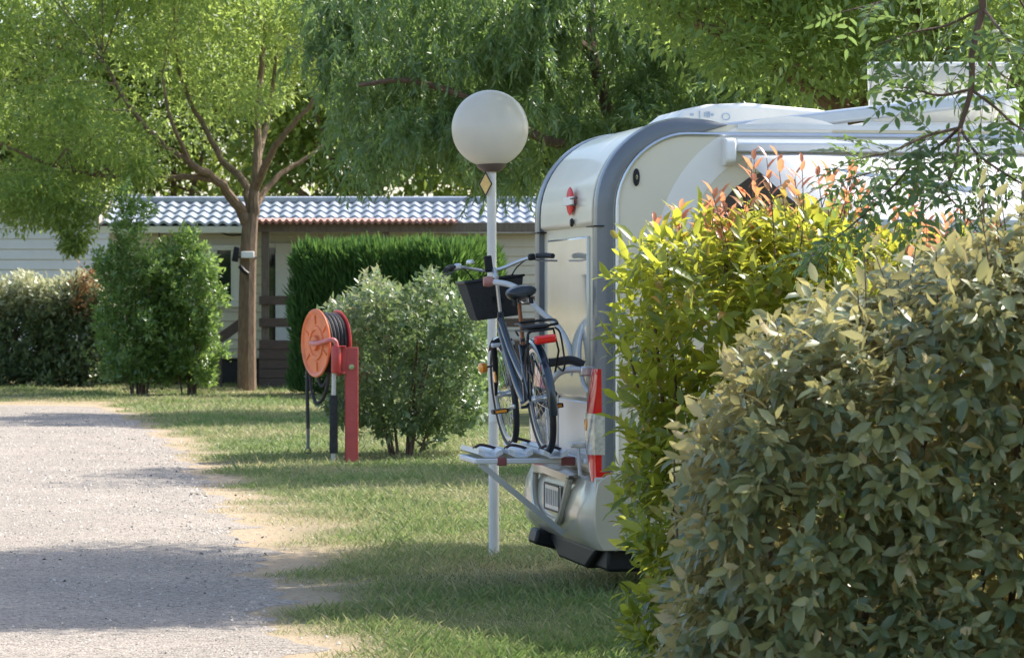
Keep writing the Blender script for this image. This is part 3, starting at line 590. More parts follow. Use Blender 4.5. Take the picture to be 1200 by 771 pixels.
def compound(p0, dr, n, L):
    """one feather leaf: stalk with paired leaflets"""
    dr = dr/np.linalg.norm(dr); sd = np.cross(dr, [0,0,1.]); sd /= max(np.linalg.norm(sd), 1e-6); up = np.cross(sd, dr); roll = rng.normal(0,.7); sd, up = sd*math.cos(roll)+up*math.sin(roll), up*math.cos(roll)-sd*math.sin(roll)
    pts = [p0+dr*L*t-np.array([0,0,.25*L*t*t]) for t in np.linspace(0,1,5)]; m.tube([Vector(x-NB) for x in pts], .0016, 4)
    for j in range(n):
        t = .25+.72*j/n
        for s in (-1,1):
            lp.append(p0+dr*L*t-np.array([0,0,.25*L*t*t])); la.append(sd*s+dr*.55+rng.normal(0,.18,3)); ln.append(up+rng.normal(0,.25,3)); l_ = L*.30*rng.uniform(.8,1.2); lL.append(l_); lW.append(l_*rng.uniform(.34,.44))
    lp.append(pts[-1]); la.append(dr-np.array([0,0,.3])); ln.append(up); lL.append(L*.32); lW.append(L*.12)
for pts, r0, r1 in tw:
    sp = smoothpath(pts, 5); k = len(sp); m.tube([x-nt_.location for x in sp], [r0+(r1-r0)*i/(k-1) for i in range(k)], 7 if r0 > .02 else 5)
    if r0 < .04:
        for i in range(2, k):
            big = r0 > .012
            for rep in range(2 if not big else 1):
                if rng.random() < (.52 if not big else .4):
                    tn = np.array((sp[i]-sp[i-1]).normalized()); compound(np.array(sp[i]), tn*.6+rand_dir(1)[0]*.8+np.array([0,0,-.25]), int(rng.integers(3,6)), rng.uniform(.15,.24))
m.build('trunk', bark_w, nt_)
lp, la, ln, lL, lW = [np.array(v) for v in (lp, la, ln, lL, lW)]
xx = 600+FPX*lp[:,0]/lp[:,1]; pk = np.argsort(-np.where(xx < 1200, lL, 0))[:300]; kp = np.ones(len(lp), bool); kp[pk] = False
single_leaves('leaflet', lp[pk]-NB, la[pk], ln[pk], lL[pk], lW[pk], [unit_leaf('leaflet', nb_m, T_BIG)], nt_, np.zeros(300, int))
# the rest of its crown, above and right of the frame
n = 2200; c = rng.normal(size=(n,3))*np.array([.75,.55,.5])+np.array([4.2,15.5,4.6]); Ls = rng.uniform(.05,.08,n)
allp = np.vstack([lp[kp], c]); 
tag(put('crown', leaf_mesh('crown', allp-NB, np.vstack([la[kp], rand_dir(n)]), np.vstack([ln[kp], rand_dir(n)+[0,0,1]]), np.r_[lL[kp], Ls], np.r_[lW[kp], Ls*.4], nb_m, T_BIG), None, nt_), kind='stuff')

# ------------------------------------------------------------------ cabins
HYY = 73.0
home = empty('cabin', (-4.5, HYY, 0)); tag(home, 'cream-sided holiday cabin with grey tiled roof and wooden terrace', 'cabin')
HB = Vector((-4.5, HYY, 0))
def hx(x, Y=HYY): return PX(x, Y)+4.5
x0, x1 = hx(128), 6.0
m = MB(); m.box(((x0+x1)/2, 1.62, 1.95), (x1-x0-.06, 3.1, 2.75)); m.build('wall', siding, home)
m = MB(); m.box(((x0+x1)/2, 1.62, .30), (x1-x0-.2, 3.0, .6)); m.build('skirting', skirt_m, home)
me = MB().prism([(0,-.012,0),(0,-.030,.02),(0,-.006,.195),(0,.04,.195),(0,.04,0)], (x1-x0,0,0)).mesh('plank', siding)
for i in range(14):
    o = put('plank', me, None, home); o.location = (x0, .03, .56+i*.198)
# roof tiles: each a wavy S-shaped pressed tile with a step at its foot
def tilemesh():
    m = MB(); rows = []; n = 10; w = .262
    for t, lift in ((0,.0),(.04,.055),(1,.012)):
        rows.append([(w*i/(n-1), t, lift+.03*math.sin(2*math.pi*i/(n-1)-.6)) for i in range(n)])
    m.loft(rows, closed=False); return m.mesh('tile', tile_m)
tm = tilemesh(); ez, rz_, ey, ry = 3.40, 3.93, -.32, 1.75; rows = 4; cols = int((x1-x0+.3)/.252)
sl_ = math.hypot(ry-ey, rz_-ez); ang = math.atan2(rz_-ez, ry-ey)
for r_ in range(rows):
    for c_ in range(cols):
        o = bpy.data.objects.new('tile', tm); col.objects.link(o); o.parent = home
        o.location = (x0-.15+c_*.252, ey+(ry-ey)*r_/rows, ez+(rz_-ez)*r_/rows+.012+rng.normal(0,.003)); o.rotation_euler = (ang, 0, 0); o.scale = (1, sl_/rows*1.06, 1)
m = MB(); m.prism([(x0-.15,ey+.02,ez-.06),(x0-.15,ry,rz_-.06),(x0-.15,3.6,ez-.06)], (x1-x0+.3,0,0)); m.build('roof_deck', dkroof, home)
m = MB(); m.tube([(x0-.16,ry,rz_+.06),(x1+.15,ry,rz_+.06)], .09, 8); m.build('ridge_cap', tile_m, home)
m = MB(); m.box(((x0+x1)/2, ey-.012, ez-.09), (x1-x0+.3, .03, .14)); m.build('gutter_board', pvc, home)
m = MB(); m.prism([(x0-.17,ey-.05,ez-.12),(x0-.17,ry,rz_-.10),(x0-.17,ry,rz_+.16),(x0-.17,ey-.05,ez+.12)], (-.03,0,0)); m.build('gable_board', M('pinkish_fascia', (.55,.47,.42), .6), home)
# window
a, b_ = hx(244), hx(281); zt, zb = PZ(287,HYY), PZ(360,HYY)
wnd = MB()
for bx in (((a+b_)/2,-.045,zt-.06,b_-a,.12),((a+b_)/2,-.045,zb+.06,b_-a,.12)): wnd.box((bx[0],bx[1],bx[2]),(bx[3],.09,bx[4]))
for xx_ in (a+.06,b_-.06): wnd.box((xx_,-.047,(zt+zb)/2),(.12,.088,zt-zb-.24))
wo = wnd.build('window', pvc, home, bevel=.012)
sash = MB(); 
for xx_ in (a+.16,b_-.15): sash.box((xx_,-.032,(zt+zb)/2),(.07,.05,zt-zb-.245))
sash.build('sash', pvc, wo, bevel=.008)
MB().box(((a+b_)/2,-.022,(zt+zb)/2),(b_-a-.2,.02,zt-zb-.2)).build('pane', glassd, wo)
# glazed door onto the terrace
a, b_ = hx(309), hx(345); zt, zb = PZ(285,HYY), .82
do = MB()
do.box((a+.035,-.04,(zt+zb)/2),(.07,.08,zt-zb)); do.box((b_-.2,-.04,(zt+zb)/2),(.4,.08,zt-zb)); do.box(((a+b_)/2-.17,-.041,zt-.05),(b_-a-.48,.078,.1))
dr = do.build('door', pvc, home, bevel=.01); MB().box((a+.17,-.02,(zt+zb)/2),(.2,.03,zt-zb-.12)).build('pane', glassd, dr); MB().bar((a+.34,-.11,1.75),(a+.34,-.11,1.95),.02,.02).build('handle', alu, dr)
# hanging cables
for pts in ([q_ for q_ in ((hx(186),-.035,PZ(268,HYY)),(hx(188),-.035,PZ(290,HYY)),(hx(189),-.035,PZ(303,HYY)))], [(hx(202),-.035,PZ(284,HYY)),(hx(208),-.035,PZ(273,HYY)),(hx(222),-.035,PZ(271,HYY))], [(hx(258),-.035,PZ(272,HYY)),(hx(270),-.035,PZ(276,HYY)),(hx(286),-.035,PZ(275,HYY))]):
    MB().tube(smoothpath(pts,4), .014, 5).build('cable', black_pl, home)
# terrace: deck boards, posts, rails, rusty roof
dx0, dx1, dy0 = hx(303,70), 6., -2.9
for i in range(4): MB().box(((dx0+dx1)/2, dy0+.02, .11+i*.19), (dx1-dx0, .04, .182)).build('deck_board', wood_dk, home, bevel=.008)
for i in range(20): MB().box(((dx0+dx1)/2, dy0+.08+i*.142, .79), (dx1-dx0+.04, .134, .035)).build('deck_board', wood_dk, home)
for X_ in (dx0+.12, dx0+2.6, dx1-.1): MB().box((X_, dy0+.14, 2.05), (.15,.15,2.5)).build('post', wood_gr, home, bevel=.01)
for yy in (352, 378, 404): MB().box(((dx0+dx1)/2+.0, dy0+.02, PZ(yy,70)), (dx1-dx0, .05, .185)).build('rail', wood_dk, home, bevel=.01)
MB().bar((hx(254,70),dy0+.4,PZ(398,70)),(hx(290,70),dy0+.4,PZ(372,70)),.06,.2).build('stair_rail', wood_dk, home)
for X_ in (hx(255,70), hx(284,70)): MB().box((X_, dy0+.46, .45), (.08,.08,.9)).build('post', wood_dk, home)
MB().box(((dx0+dx1)/2-.1, dy0+.02, 3.30), (dx1-dx0+.3,.12,.2)).build('beam', wood_gr, home, bevel=.01)
m = MB(); n = 150; rows_ = []
for yy, zz in ((dy0-.25,3.44),(-.25,3.53)):
    rows_.append([(dx0-.15+(4.2)*i/n, yy, zz+.028*math.sin(i*math.pi/2.5)) for i in range(n+1)])
rows_ = rows_+[[(p_[0],p_[1],p_[2]-.025) for p_ in rows_[1]], [(p_[0],p_[1],p_[2]-.06) for p_ in rows_[0]], rows_[0]]
m.loft(rows_, closed=False); m.build('terrace_roof', rust, home)
# second cabin to the left, behind
h2 = empty('cabin', (-13, 80, 0)); tag(h2, 'grey-sided cabin with dark flat roof behind the silvery hedge', 'cabin')
xa, xb = PX(-60,80)+13, PX(150,80)+13
MB().box(((xa+xb)/2, 1.6, 2.2), (xb-xa-.06, 3.1, 3.2)).build('wall', siding_b, h2)
MB().box(((xa+xb)/2, 1.6, .3), (xb-xa-.2, 3.0, .6)).build('skirting', skirt_m, h2)
me = MB().prism([(0,-.012,0),(0,-.035,.02),(0,-.006,.235),(0,.04,.235),(0,.04,0)], (xb-xa,0,0)).mesh('plank', siding_b)
for i in range(14): o = put('plank', me, None, h2); o.location = (xa, .03, .6+i*.24)
MB().prism([(xa-.2,-.35,3.93),(xa-.2,-.35,4.12),(xa-.2,1.6,4.35),(xa-.2,3.5,4.12),(xa-.2,3.5,3.93)], (xb-xa+.4,0,0)).build('roof', dkroof, h2)
MB().box((PX(124,80)+13,-.07,PZ(262,80)), (.1,.12,.35)).build('wall_lamp', black_pl, h2)
# floodlight and small box strapped to the ash trunk
fl = empty('floodlight', (PX(288,TY), TY-.24, PZ(300,TY))); tag(fl, 'small floodlight with a pale sensor box strapped to the ash trunk', 'light')
MB().box((.06,-.05,.02), (.26,.1,.13)).build('sensor_box', white_g, fl, bevel=.015)
MB().box((-.17,-.05,.03), (.12,.16,.3), Matrix.Rotation(R(10),3,'Y')).build('lamp_head', black_pl, fl, bevel=.02)
MB().tube([(-.1,-.05,-.2),(-.02,-.04,-.3),(.06,-.02,-.36)], .045, 8).build('bracket', black_pl, fl)
MB().tube([(.23*math.cos(a),.24+.23*math.sin(a),-.02) for a in np.linspace(0,6.283,25)[:-1]], .012, 5, closed=True).build('strap', black_pl, fl)

# ------------------------------------------------------------------ lamp post
LY = 23.6; lx = PX(579, LY)
lamp = empty('lamp_post', (lx, LY, 0)); tag(lamp, 'white lamp post topped with a milky round globe', 'street lamp')
MB().tube([(0,0,-.1),(0,0,.02),(-.005,0,1.2),(-.012,0,1.22),(-.018,0,2.66)], [.037,.037,.034,.0325,.0325], 20).build('pole', postw, lamp)
MB().lathe([(.06,2.655),(.10,2.69),(.105,2.715),(.05,2.72)], (-.02,0,0), n=28).build('collar', M('brown_collar', (.10,.07,.06), .5), lamp)
gz_ = PZ(151, LY); gp = []
for i in range(33):
    a = -math.pi/2*.88+math.pi/2*1.88*i/32; gp.append((.266*math.cos(a), .266*math.sin(a)))
gl = MB().lathe([(max(r_,.002),h_) for r_, h_ in gp], (-.028,0,gz_), n=56).build('globe', globe_m, lamp)
MB().tube([(0,0,.93),(0,0,.99)], .0385, 16).build('clamp_band', white_g, lamp)
sg = MB().box((0,0,0), (.125,.125,.004), Matrix.Rotation(R(45),3,'Z')).build('sign_plate', M('white_sign', (.75,.73,.68), .4), lamp)
sg.location = (-.062,-.02,PZ(216,LY)); sg.matrix_local = Matrix.Translation((-.055,-.03,PZ(216,LY))) @ Matrix.Rotation(R(-58),4,'Z') @ Matrix.Rotation(R(90),4,'X')
MB().box((0,0,.004), (.098,.098,.003), Matrix.Rotation(R(45),3,'Z')).build('yellow_face', M('yellow_sign', (.72,.45,.12), .4), sg)
for s in (-1,1):
    MB().bar((0,.082*s,.0045),(.082,0,.0045),.008,.004).build('black_border', black_pl, sg); MB().bar((0,.082*s,.0045),(-.082,0,.0045),.008,.004).build('black_border', black_pl, sg)

# ------------------------------------------------------------------ fire hose reel
FY = 37.8; reel = empty('hose_reel', (PX(412,FY), FY, 0)); tag(reel, 'orange hose reel on a red post with black hose', 'hose reel')
OB = reel.location
def rp_(x, y, d=0): return P(x, y, FY+d)-OB
m = MB(); w = .072; pt = PZ(407,FY)
m.box((0,.04,pt/2-.05), (2*w,.008,pt+.1)); m.box((-w+.004,0,pt/2-.05), (.008,.075,pt+.1)); m.box((w-.004,0,pt/2-.05), (.008,.075,pt+.1)); m.box((0,-.036,pt/2-.05),(2*w-.02,.006,pt+.1))
m.build('post', red_faded, reel, bevel=.003)
m = MB(); zc = PZ(421,FY); m.box((-.14,-.045,zc), (.16,.012,.30)); m.box((-.14,-.09,zc+.145), (.16,.10,.01)); m.box((-.14,-.09,zc-.145), (.16,.10,.01)); m.build('bracket', red_paint, reel, bevel=.004)
MB().lathe([(.05,-.15),(.055,-.14),(.055,.14),(.05,.15)], rp_(394,421,-.10), n=20).build('pivot_sleeve', red_paint, reel)
axn = Vector((-.885,-.465,0)).normalized(); dc = rp_(371.5,402,.35)
MB().tube(smoothpath([rp_(394,410,-.10), rp_(394,403,-.11), rp_(391.5,399,-.12), rp_(386,398.5,-.08), dc+axn*.085+Vector((.465,-.885,0))*.22, dc+axn*.07, dc+axn*.005], 5), .026, 10).build('swing_arm', pinkred, reel)
disc = MB().lathe([(.02,.0),(.37,.0),(.382,.012),(.382,.022),(.37,.03),(.34,.022),(.33,.012),(.20,.012),(.19,.026),(.15,.026),(.14,.012),(.09,.012),(.08,.045),(.02,.045)], dc, axn, 56).build('front_disc', orange_p, reel)
u = axn.orthogonal().normalized(); w_ = axn.cross(u)
for i in range(6):
    a = i*math.pi/3+.3; d = u*math.cos(a)+w_*math.sin(a); MB().bar(dc+d*.215+axn*.017, dc+d*.315+axn*.017, .022, .012, up=axn).build('rib', orange_p, disc)
MB().lathe([(.02,-.26),(.36,-.26),(.37,-.25),(.36,-.235),(.02,-.235)], dc, axn, 48).build('back_disc', red_paint, reel)
MB().lathe([(.17,-.24),(.17,.0)], dc, axn, 32).build('drum', red_paint, reel)
for i in range(5):
    for k, rr in enumerate((.25,.285,.32)):
        cpt = dc-axn*(.03+i*.044); MB().tube([cpt+(u*math.cos(a)+w_*math.sin(a))*(rr+.004*math.sin(3*a+i)) for a in np.linspace(0,6.283,41)[:-1]], .0215, 7, closed=True).build('hose_coil', black_rub, reel)
hs = MB(); hs.tube(smoothpath([rp_(386,425,.3), rp_(384,450,.35), rp_(378,468,.5), rp_(370,471,.6), rp_(365,455,.68), rp_(362.5,428,.72)], 6), .0205, 8)
hs.tube(smoothpath([rp_(388,420,.4), rp_(384,442,.4), rp_(379,452,.45), rp_(374.5,448,.5), rp_(373,430,.52)], 6), .0205, 8)
hs.tube(smoothpath([rp_(361,418,.72), rp_(360,450,.72), rp_(360.5,480,.72), rp_(361,502,.72)], 5), .021, 8); hs.build('hose', black_rub, reel)
nz = MB().tube([rp_(361,500,.72), rp_(361.2,520,.72), rp_(361,526,.72)], [.02,.017,.022], 10).build('nozzle', M('nozzle_grey', (.12,.12,.13), .5), reel)
MB().tube([rp_(357,530,.72), rp_(359,525,.72), rp_(364,526,.72), rp_(363,531,.72)], .008, 6, closed=True).build('nozzle_lever', black_pl, nz)
MB().tube([rp_(391.5,437,-.06), rp_(391,465,-.06), rp_(390.5,541,-.06)], .026, 12).build('standpipe', M('galvanised', (.45,.45,.44), .45, metal=.6, var=.2), reel)
pp = [rp_(391,y_,-.06) for y_ in np.linspace(463,531,9)]
MB().tube(pp, [.043,.048,.044,.049,.045,.049,.046,.05,.047], 12).build('pipe_sleeve', insul, reel)
MB().lathe([(.012,0),(.03,.005),(.03,.015),(.012,.02)], rp_(412,430,-.06), (0,-1,0), 12).build('valve_knob', M('brass_green', (.35,.42,.2), .4, metal=.4), reel)

# ------------------------------------------------------------------ camper
CT = math.atan2(.344, 2.07); CN = Vector((.537, 20.0, 0)); CW = 2.15
camper = empty('camper', CN, CT); tag(camper, 'cream and grey motorhome with white awning and rear bike rack', 'motorhome')
def cl_(w):
    d = V(w)-CN; return Vector((d.x*math.cos(CT)+d.y*math.sin(CT), -d.x*math.sin(CT)+d.y*math.cos(CT), d.z))
def ray(x, y, ly=None, lx=None):
    """point on the camper-local plane y=ly (or x=lx) that lies under photo pixel x,y"""
    o = cl_((0,0,EYE)); dv = cl_(P(x,y,10))-o
    t = (ly-o.y)/dv.y if ly is not None else (lx-o.x)/dv.x
    return o+dv*t
ZT, RR = 2.80, .50
def profile(off=0, z0=.34, x1=6.3, n=14):
    """side outline of the body, rear at x=0, offset outwards by off"""
    pts = [(-off, z0)]
    for i in range(n+1):
        a = math.pi-math.pi/2*i/n; pts.append((RR+(RR+off)*math.cos(a), ZT-RR+(RR+off)*math.sin(a)))
    return pts+[(x1, ZT+off)]
pr = profile(); front = [(6.3,2.8),(6.75,2.3),(6.95,1.55),(7.35,1.05),(7.4,.4)]
MB().prism([(x,.0,z) for x, z in pr+front[1:]], (0,CW,0)).build('body', cream, camper)
# rear cap above the window, proud of the wall, with a ledge
cp = [(.0,2.20)]+[(x,z) for x, z in profile(.035)[1:] if z > 2.2]
def strip(prof, d0):
    return prof
m = MB(); pc = [(-.005,2.205),(-.035,2.225)]+[(RR+(RR+.035)*math.cos(a), ZT-RR+(RR+.035)*math.sin(a)) for a in np.linspace(math.pi, math.pi/2, 13)]+[(.62,ZT+.03),(.62,ZT-.05),(.3,ZT-.2),(.06,2.3)]
m.prism([(x,.20,z) for x, z in pc], (0,CW-.4,0)); cap = m.build('rear_cap', capm, camper, bevel=.012)
# corner hoops
def hoop(ya, yb, side):
    """grey moulding that wraps the edge between rear/roof and side wall"""
    path = [(0.,.76),(0.,1.2),(0,1.7),(0,2.1)]+[(RR+RR*math.cos(a), ZT-RR+RR*math.sin(a)) for a in np.linspace(math.pi, math.pi/2, 15)]+[(.58,ZT),(.66,ZT),(.74,ZT)]
    rings = []; N_ = len(path)
    for i, (x, z) in enumerate(path):
        a = path[max(i-1,0)]; b = path[min(i+1,N_-1)]; t = Vector((b[0]-a[0],0,b[1]-a[1])).normalized(); nrm = Vector((-t.z,0,t.x)); c = Vector((x,0,z))
        g = 1.0 if i < N_-3 else (.85,.55,.06)[i-(N_-3)]
        out_, inn = .045*g, .058*(1 if i < N_-3 else (.85,.5,.08)[i-(N_-3)])
        sec = [(yb,-.004),(yb,out_*.7),(yb+side*-.02*-1 if False else yb,out_*.75),(ya+(yb-ya)*.75,out_),(ya+(yb-ya)*.3,out_),(ya+(yb-ya)*.08,out_*.8),(ya,out_*.3),(ya-(yb-ya)*.06,-inn*.4),(ya-(yb-ya)*.05,-inn),(ya+(yb-ya)*.05,-inn)]
        rings.append([c+Vector((0,y_,0))+nrm*o_ for y_, o_ in sec])
    m = MB(); m.loft(rings, closed=True, cap=True); return m
hoop(.0,.15,1).build('corner_trim', trim_m, camper); hoop(CW,CW-.15,-1).build('corner_trim', trim_m, camper)
for yj in (.11, CW-.11): MB().box((-.03,yj,2.20),(.062,.245,.008)).build('trim_joint', black_pl, camper)
# aluminium piping along the edge of the side wall and roof line
pth = [(.078,.78),(.078,2.15)]+[(RR+(RR-.078)*math.cos(a), ZT-RR+(RR-.078)*math.sin(a)) for a in np.linspace(math.pi, math.pi/2, 14)]+[(1.,ZT-.078),(6.2,ZT-.078)]
MB().tube([(x,-.004,z+ (0.02 if x>.45 else .02*max(0,(x-.078))/.37)) for x, z in pth], .014, 8).build('piping', alu, camper)
MB().box((3.5,-.006,ZT-.012), (5.4,.03,.03)).build('roof_gutter', alu_p, camper)
# rear wall: window, tailgate panel, grooves, handles
wp = ray(684,400,lx=-.01)
m = MB(); m.box((-.006,1.1,1.66),(.03,1.36,.98)); wn_ = m.build('rear_window', M('tinted_rear_window', (.56,.55,.47), .10, coat=.7, var=.05, scale=2), camper, bevel=.014)
MB().box((-.009,.85,.96),(.03,1.02,.40)).build('tailgate', white_p, camper, bevel=.012)
MB().box((-.006,1.66,.98),(.02,.46,.46)).build('tailgate', M('grey_beige_panel', (.42,.40,.36), .35, coat=.3, var=.05), camper, bevel=.012)
for yy in (.55,): MB().tube(smoothpath([(-.012,yy,1.62),(-.04,yy,1.5),(-.045,yy-.05,1.35),(-.03,yy-.14,1.24),(-.01,yy-.22,1.22)],5), .014, 7).build('rack_bracket', alu_p, camper)
# emblem: red oval pierced by a white winged bar
em = ray(669.5,236,lx=-.045)
eo = MB().lathe([(.006,0),(.085,.002),(.095,.008),(.085,.014),(.006,.016)], (0,0,0), (-1,0,0), 24).build('emblem', M('emblem_red', (.70,.015,.02), .45, spec=.2), camper)
eo.location = em; eo.scale = (1, 1.15, .92)
MB().box((-.018,.0,.0),(.012,.26,.055)).build('emblem_wing', white_g, eo, bevel=.003)
MB().box((-.02,-.16,.012),(.01,.16,.008)).build('emblem_line', black_pl, eo); MB().box((-.02,-.14,-.03),(.01,.14,.008)).build('emblem_line', black_pl, eo)
lk = ray(672,261,lx=-.04); MB().lathe([(.02,0),(.028,.01),(.02,.02)], lk, (-1,0,0), 12).build('cap_lock', black_pl, camper)
# tall tail lamps on the corners
def tail(y, s):
    t = bpy.data.objects.new('tail_light', None)
    zs = np.linspace(PZ(588,20.1), PZ(432,20.1), 15); m = {}
    def seg(z0, z1, mat, name, par=None):
        rings = []
        for z in np.linspace(z0, z1, 9):
            f = (z-zs[0])/(zs[-1]-zs[0]); w = .05+.20*min(1, f*2.2)*(1 if f < .9 else 1-(f-.9)*4); dp = .028+.03*math.sin(math.pi*min(1,max(.02,f)))
            sec = [(.02,y+s*w),(-dp*.6,y+s*w*.85),(-dp,y+s*w*.5),(-dp,y+s*.02),(-dp*.55,y-s*.028),(.06,y-s*.034),(.06,y)]
            rings.append([Vector((x_-.02,y_,z)) for x_, y_ in sec])
        return MB().loft(rings, cap=True).build(name, mat, par)
    body = seg(zs[0], zs[-1], red_lens, 'tail_light', camper)
    m0, m1 = PZ(532,20.1), PZ(484,20.1)
    rings = []
    for z in np.linspace(m0, m1, 5):
        f = (z-zs[0])/(zs[-1]-zs[0]); w = .05+.20*min(1,f*2.2); dp = .031+.03*math.sin(math.pi*f)
        rings.append([Vector((x_-.021,y_,z)) for x_, y_ in [(.02,y+s*(w+.003)),(-dp*.6,y+s*w*.86),(-dp,y+s*w*.5),(-dp,y+s*.02),(-dp*.55,y-s*.031),(.06,y-s*.037),(.06,y)]])
    MB().loft(rings, cap=True).build('clear_lens', clear_lens, body)
    MB().lathe([(.004,0),(.035,.002),(.035,.01),(.004,.014)], (-.078,y+s*.09,m0+(m1-m0)*.72), (-1,0,0), 14).build('indicator', amber_lens, body)
tail(.03, 1); tail(CW-.03, -1)
# bumper
m = MB(); rings = []
for y_ in np.concatenate([[-.035,-.03,.0,.06],np.linspace(.2,CW-.2,9),[CW-.06,CW,CW+.03,CW+.035]]):
    e_ = min(1, (y_+.035)/.1, (CW+.035-y_)/.1); e_ = math.sin(max(0,e_)*math.pi/2)
    out = [(.30,.30),(-.01-.03*e_,.30),(-.05-.055*e_,.37),(-.06-.065*e_,.50),(-.055-.05*e_,.62),(-.04-.03*e_,.70),(.02,.745),(.30,.745)]
    rings.append([Vector((x_,y_,z_)) for x_, z_ in out])
m.loft(rings, cap=True); bp = m.build('bumper', bump_m, camper, bevel=.006)
MB().box((.05,-.018,.66),(.22,.02,.14)).build('bumper_side', bump_m, camper, bevel=.01)
# number plate hollow: hood and U-shaped lip around a plate
py, pz = 1.08, .56
hood = [(-.125,py+.62,.70),(-.15,py+.5,.715),(-.175,py,.735),(-.15,py-.5,.715),(-.125,py-.62,.70)]
MB().loft([[V(h_)+Vector((.09,0,.03)) for h_ in hood],[V(h_)+Vector((.0,0,.015)) for h_ in hood],[V(h_) for h_ in hood],[V(h_)+Vector((.0,0,-.03)) for h_ in hood],[V(h_)+Vector((.05,0,-.035)) for h_ in hood]], closed=False).build('plate_hood', bump_m, bp)
MB().tube(smoothpath([(-.115,py+.60,.70),(-.13,py+.55,.58),(-.135,py+.42,.46),(-.125,py+.2,.415),(-.125,py-.2,.415),(-.135,py-.42,.46),(-.13,py-.55,.58),(-.115,py-.60,.70)],5), .024, 8).build('plate_lip', bump_m, bp)
pl = MB().box((-.132,py-.12,pz),(.012,.52,.17)).build('number_plate', M('plate_white', (.66,.64,.60), .35, var=.06), camper, bevel=.004)
for (yy,zz,a,b2) in ((0,.078,.50,.012),(0,-.078,.50,.012)): MB().box((-.140,py-.12+yy,pz+zz),(.006,a,b2)).build('plate_rim', black_pl, pl)
for yy in (-.255,.255): MB().box((-.140,py-.12+yy,pz),(.006,.01,.144)).build('plate_rim', black_pl, pl)
gch = M('faded_characters', (.36,.35,.34), .5)
for k, yy in enumerate((.19,.13,.06,.0,-.07,-.13,-.19)): MB().box((-.1395,py-.12+yy,pz),(.004,.022,.095)).build('plate_mark', gch, pl)
MB().box((.28,CW/2,.24),(.5,CW-.1,.14)).build('under_bumper', black_pl, camper, bevel=.02)
MB().prism([(-.02,.12,.30),(-.02,.5,.16),(-.02,1.4,.16),(-.02,1.8,.30)], (.3,0,0)).build('spoiler', black_pl, camper, bevel=.02)
MB().box((-.04,1.78,.255),(.16,.26,.10), Matrix.Rotation(R(14),3,'Y')).build('tow_bracket', black_pl, camper, bevel=.02)
MB().box((3.4,.02,.42),(6.0,.03,.26)).build('side_skirt', bump_m, camper, bevel=.01)
# side wall decoration: white ring, dark disc, oval lock
def decal(cx, cz, r0, r1, a0, a1, name, mat, y):
    n = 28; o_ = [(cx+r1*math.cos(a), y, cz+r1*math.sin(a)) for a in np.linspace(a0,a1,n)]; i_ = [(cx+r0*math.cos(a), y, cz+r0*math.sin(a)) for a in np.linspace(a0,a1,n)]
    MB().loft([[(p_[0],y,p_[2]) for p_ in i_],[(p_[0],y,p_[2]) for p_ in o_],[(p_[0],.01,p_[2]) for p_ in o_]], closed=False).build(name, mat, camper)
dcc = ray(925,295,ly=0); decal(dcc.x,dcc.z,.62,.80,R(70),R(215),'decal_ring',white_p,-.003); decal(dcc.x,dcc.z,.02,.50,0,2*math.pi,'decal_disc',M('dark_decal',(.045,.035,.03),.4),-.004)
lk = ray(745.5,208,ly=0); lo = MB().lathe([(.004,0),(.026,.0),(.026,.012),(.004,.016)], (0,0,0), (0,-1,0), 20).build('side_lock', black_pl, camper); lo.location = lk; lo.scale = (.75,1,2.0)
MB().tube([(0,-.02,-.006),(.008,-.02,.0),(0,-.02,.006),(-.008,-.02,0)], .003, 5, closed=True).build('lock_ring', chrome, lo)
# awning
a0 = ray(848,163,ly=-.05); zt = a0.z
aw = MB().prism([(a0.x+.07,.0,zt-.005),(a0.x+.07,-.075,zt+.0),(a0.x+.07,-.095,zt-.03),(a0.x+.07,-.085,zt-.075),(a0.x+.07,.0,zt-.08)], (4.2,0,0)).build('awning', alu_p, camper, bevel=.008)
MB().prism([(a0.x,.0,zt+.004),(a0.x,-.085,zt+.004),(a0.x,-.105,zt-.03),(a0.x,-.095,zt-.13),(a0.x,-.06,zt-.155),(a0.x,.0,zt-.16)], (.068,0,0)).build('end_cap', white_g, aw, bevel=.012)
f0 = Vector((a0.x+.105,-.06,zt-.085)); nF = 14; rings = []
for i in range(nF+1):
    t = i/nF; rings.append([Vector((f0.x+4.0*k/10, f0.y-2.2*t, f0.z-.47*t-.05*math.sin(math.pi*t)+.006*math.sin(k*2.1+t*5))) for k in range(11)])
fb = MB().loft(rings, closed=False).build('awning_fabric', awn_m, aw)
so = fb.modifiers.new('thick','SOLIDIFY'); so.thickness = .002
MB().box((f0.x+2.0,-2.28,f0.z-.48),(4.1,.06,.09)).build('front_bar', alu_p, aw, bevel=.012)
MB().tube([(a0.x+.2,-.08,zt-.13),(a0.x+1.3,-1.1,zt-.34),(a0.x+.45,-2.2,zt-.58)], .022, 8).build('folding_arm', alu_p, aw)
for xx_ in (f0.x+3.6,): MB().tube([(xx_,-2.26,f0.z-.48),(xx_,-2.32,0.0)], .016, 8).build('awning_leg', alu_p, aw)
MB().box((a0.x+.5,-.012,zt-.17),(.7,.02,.05)).build('bracket_rail', cream, camper, bevel=.005)
